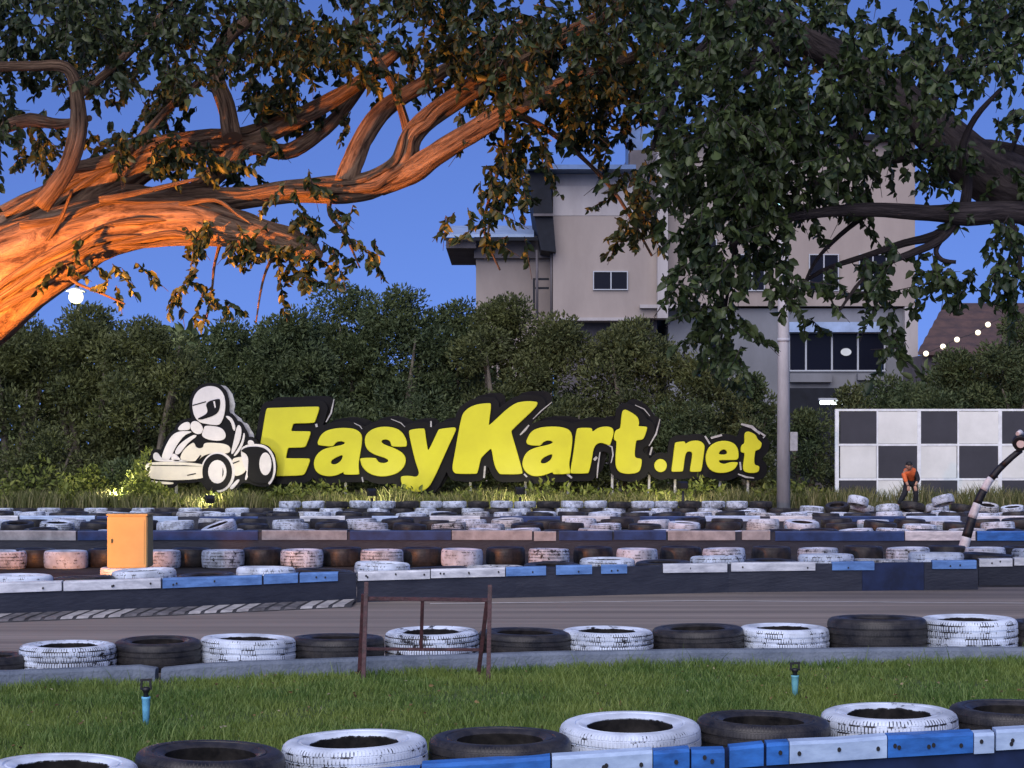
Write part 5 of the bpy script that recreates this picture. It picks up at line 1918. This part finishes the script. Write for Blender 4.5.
# ------------------------------------------------------------------ the person in the orange vest
def skin_mesh(name, verts, edges, radii, m, parent, sub=1, root_i=0):
    me = bpy.data.meshes.new(name)
    me.from_pydata([tuple(v) for v in verts], edges, [])
    o = bpy.data.objects.new('tmp', me)
    COL.objects.link(o)
    sk = o.modifiers.new('skin', 'SKIN')
    if not me.skin_vertices:
        pass
    for i, r in enumerate(radii):
        sv = me.skin_vertices[0].data[i]
        sv.radius = (r, r) if not isinstance(r, tuple) else r
        sv.use_root = (i == root_i)
    ss = o.modifiers.new('sub', 'SUBSURF')
    ss.levels = sub + 1
    ss.render_levels = sub + 1
    dg = bpy.context.evaluated_depsgraph_get()
    m2 = bpy.data.meshes.new_from_object(o.evaluated_get(dg))
    bpy.data.objects.remove(o)
    m2.name = name
    m2.materials.clear()
    m2.shade_smooth()
    r_ = link_mesh(name, m2, m, parent)
    m2.transform(parent_world(parent).inverted())
    return r_


Yh = 47.6
B0 = P(909.5, 507.5, Yh)
B0.z = 0.0
person = thing('person', 'person in an orange vest and black cap stooping before the chequered wall', 'person', tuple(B0))
def H(x, y, z):
    return Vector((B0.x + x, Yh + y, z))
# joints: stooping towards the camera, one leg stepped out to the left of the picture
pel = H(.06, .12, .66)
spn = H(.03, .02, .82)
chs = H(-.04, -.12, .92)
nck = H(-.06, -.20, .98)
hdb = H(-.06, -.24, 1.04)
shL, shR = H(-.175, -.12, .89), H(.11, -.07, .94)
elL, elR = H(-.15, -.20, .72), H(.19, -.14, .73)
waL, waR = H(-.09, -.26, .56), H(.09, -.26, .56)
hiL, hiR = H(-.03, .10, .63), H(.14, .14, .63)
knL, knR = H(-.14, -.10, .36), H(.15, -.06, .36)
anL, anR = H(-.30, -.02, .05), H(.15, .04, .05)
toL, toR = H(-.36, -.12, .03), H(.14, -.10, .03)
V = [pel, spn, chs, nck, hdb, shL, elL, waL, shR, elR, waR, hiL, knL, anL, toL, hiR, knR, anR, toR]
Ed = [(0, 1), (1, 2), (2, 3), (3, 4), (2, 5), (5, 6), (6, 7), (2, 8), (8, 9), (9, 10), (0, 11), (11, 12), (12, 13), (13, 14), (0, 15), (15, 16), (16, 17), (17, 18)]
R = [.115, .11, .12, .05, .05, .055, .042, .030, .055, .042, .030, .085, .058, .038, .03, .085, .058, .038, .03]
body = skin_mesh('body', V, Ed, R, 'skin', person)
# head with a face: skull, jaw, nose, ears
bm = bmesh.new()
hc = H(-.065, -.275, 1.055)
bmesh.ops.create_uvsphere(bm, u_segments=20, v_segments=14, radius=.088, matrix=Matrix.Translation(hc) @ Matrix.Diagonal((.86, 1.0, 1.15, 1)))
for v in bm.verts:
    d = v.co - hc
    if d.y < -.05 and abs(d.x) < .014 and -.03 < d.z < .015:
        v.co.y -= .018
    if d.z < -.05:
        v.co.x = hc.x + d.x * .85
for sx in (-1, 1):
    bmesh.ops.create_uvsphere(bm, u_segments=8, v_segments=6, radius=.02, matrix=Matrix.Translation(hc + Vector((sx * .078, .01, -.005))) @ Matrix.Diagonal((.5, 1, 1.4, 1)))
head = obj('head', bm, 'skin', person, smooth=True)
bm = bmesh.new()
for sx in (-1, 1):
    bmesh.ops.create_uvsphere(bm, u_segments=8, v_segments=6, radius=.010, matrix=Matrix.Translation(hc + Vector((sx * .03, -.080, .012))))
obj('eye', bm, 'hair_black', head, smooth=True)
bm = bmesh.new()
cc = hc + Vector((0, .012, .035))
bmesh.ops.create_uvsphere(bm, u_segments=18, v_segments=10, radius=.096, matrix=Matrix.Translation(cc) @ Matrix.Diagonal((.92, 1.05, .85, 1)))
for v in bm.verts:
    if v.co.z < cc.z - .01:
        v.co.z = cc.z - .01
box(bm, cc.x - .06, cc.x + .06, cc.y - .15, cc.y - .07, cc.z - .012, cc.z + .004)
obj('cap', bm, 'hair_black', person, smooth=False)
# hands resting on the bent knees: palm and five fingers each
for sgn, wv in ((-1, waL), (1, waR)):
    pv = [wv, wv + Vector((0, -.035, -.05))]
    vv, ee, rr = [pv[0], pv[1]], [(0, 1)], [.026, .034]
    for k in range(4):
        b0 = pv[1] + Vector(((k - 1.5) * .019, -.012, -.025))
        b1 = b0 + Vector((0, -.018, -.030 - .006 * (k in (1, 2))))
        b2 = b1 + Vector((0, .008, -.026))
        i = len(vv)
        vv += [b0, b1, b2]
        ee += [(1, i), (i, i + 1), (i + 1, i + 2)]
        rr += [.0095, .009, .0075]
    i = len(vv)
    tb = pv[0].lerp(pv[1], .5) + Vector((-sgn * .032, -.01, -.008))
    vv += [tb, tb + Vector((-sgn * .012, -.012, -.035))]
    ee += [(0, i), (i, i + 1)]
    rr += [.011, .009]
    skin_mesh('hand', vv, ee, rr, 'skin', person)
# clothes
skin_mesh('trousers', [pel + Vector((0, 0, .04)), hiL, knL, anL.lerp(knL, .08), hiR, knR, anR.lerp(knR, .08)], [(0, 1), (1, 2), (2, 3), (0, 4), (4, 5), (5, 6)], [.125, .098, .072, .058, .098, .072, .058], 'cloth_dark', person)
skin_mesh('vest', [pel.lerp(spn, .1), spn, chs, nck.lerp(chs, .25), shL, shR], [(0, 1), (1, 2), (2, 3), (2, 4), (2, 5)], [.128, .130, .135, .075, .078, .078], 'cloth_orange', person)
for a, b, c_ in ((shL, elL, waL), (shR, elR, waR)):
    skin_mesh('sleeve', [a, b, b.lerp(c_, .55)], [(0, 1), (1, 2)], [.080, .056, .05], 'cloth_orange' if a is shL else 'cloth_dark', person)
skin_mesh('jacket', [pel + Vector((.06, .05, .02)), spn + Vector((.10, .06, 0)), chs + Vector((.12, .06, -.02))], [(0, 1), (1, 2)], [.13, .14, .125], 'cloth_dark', person)
for a, b in ((anL, toL), (anR, toR)):
    skin_mesh('shoe', [a + Vector((0, .04, -.015)), a.lerp(b, .5) + Vector((0, 0, -.006)), b + Vector((0, -.03, .005))], [(0, 1), (1, 2)], [.045, .042, .035], 'hair_black', person)
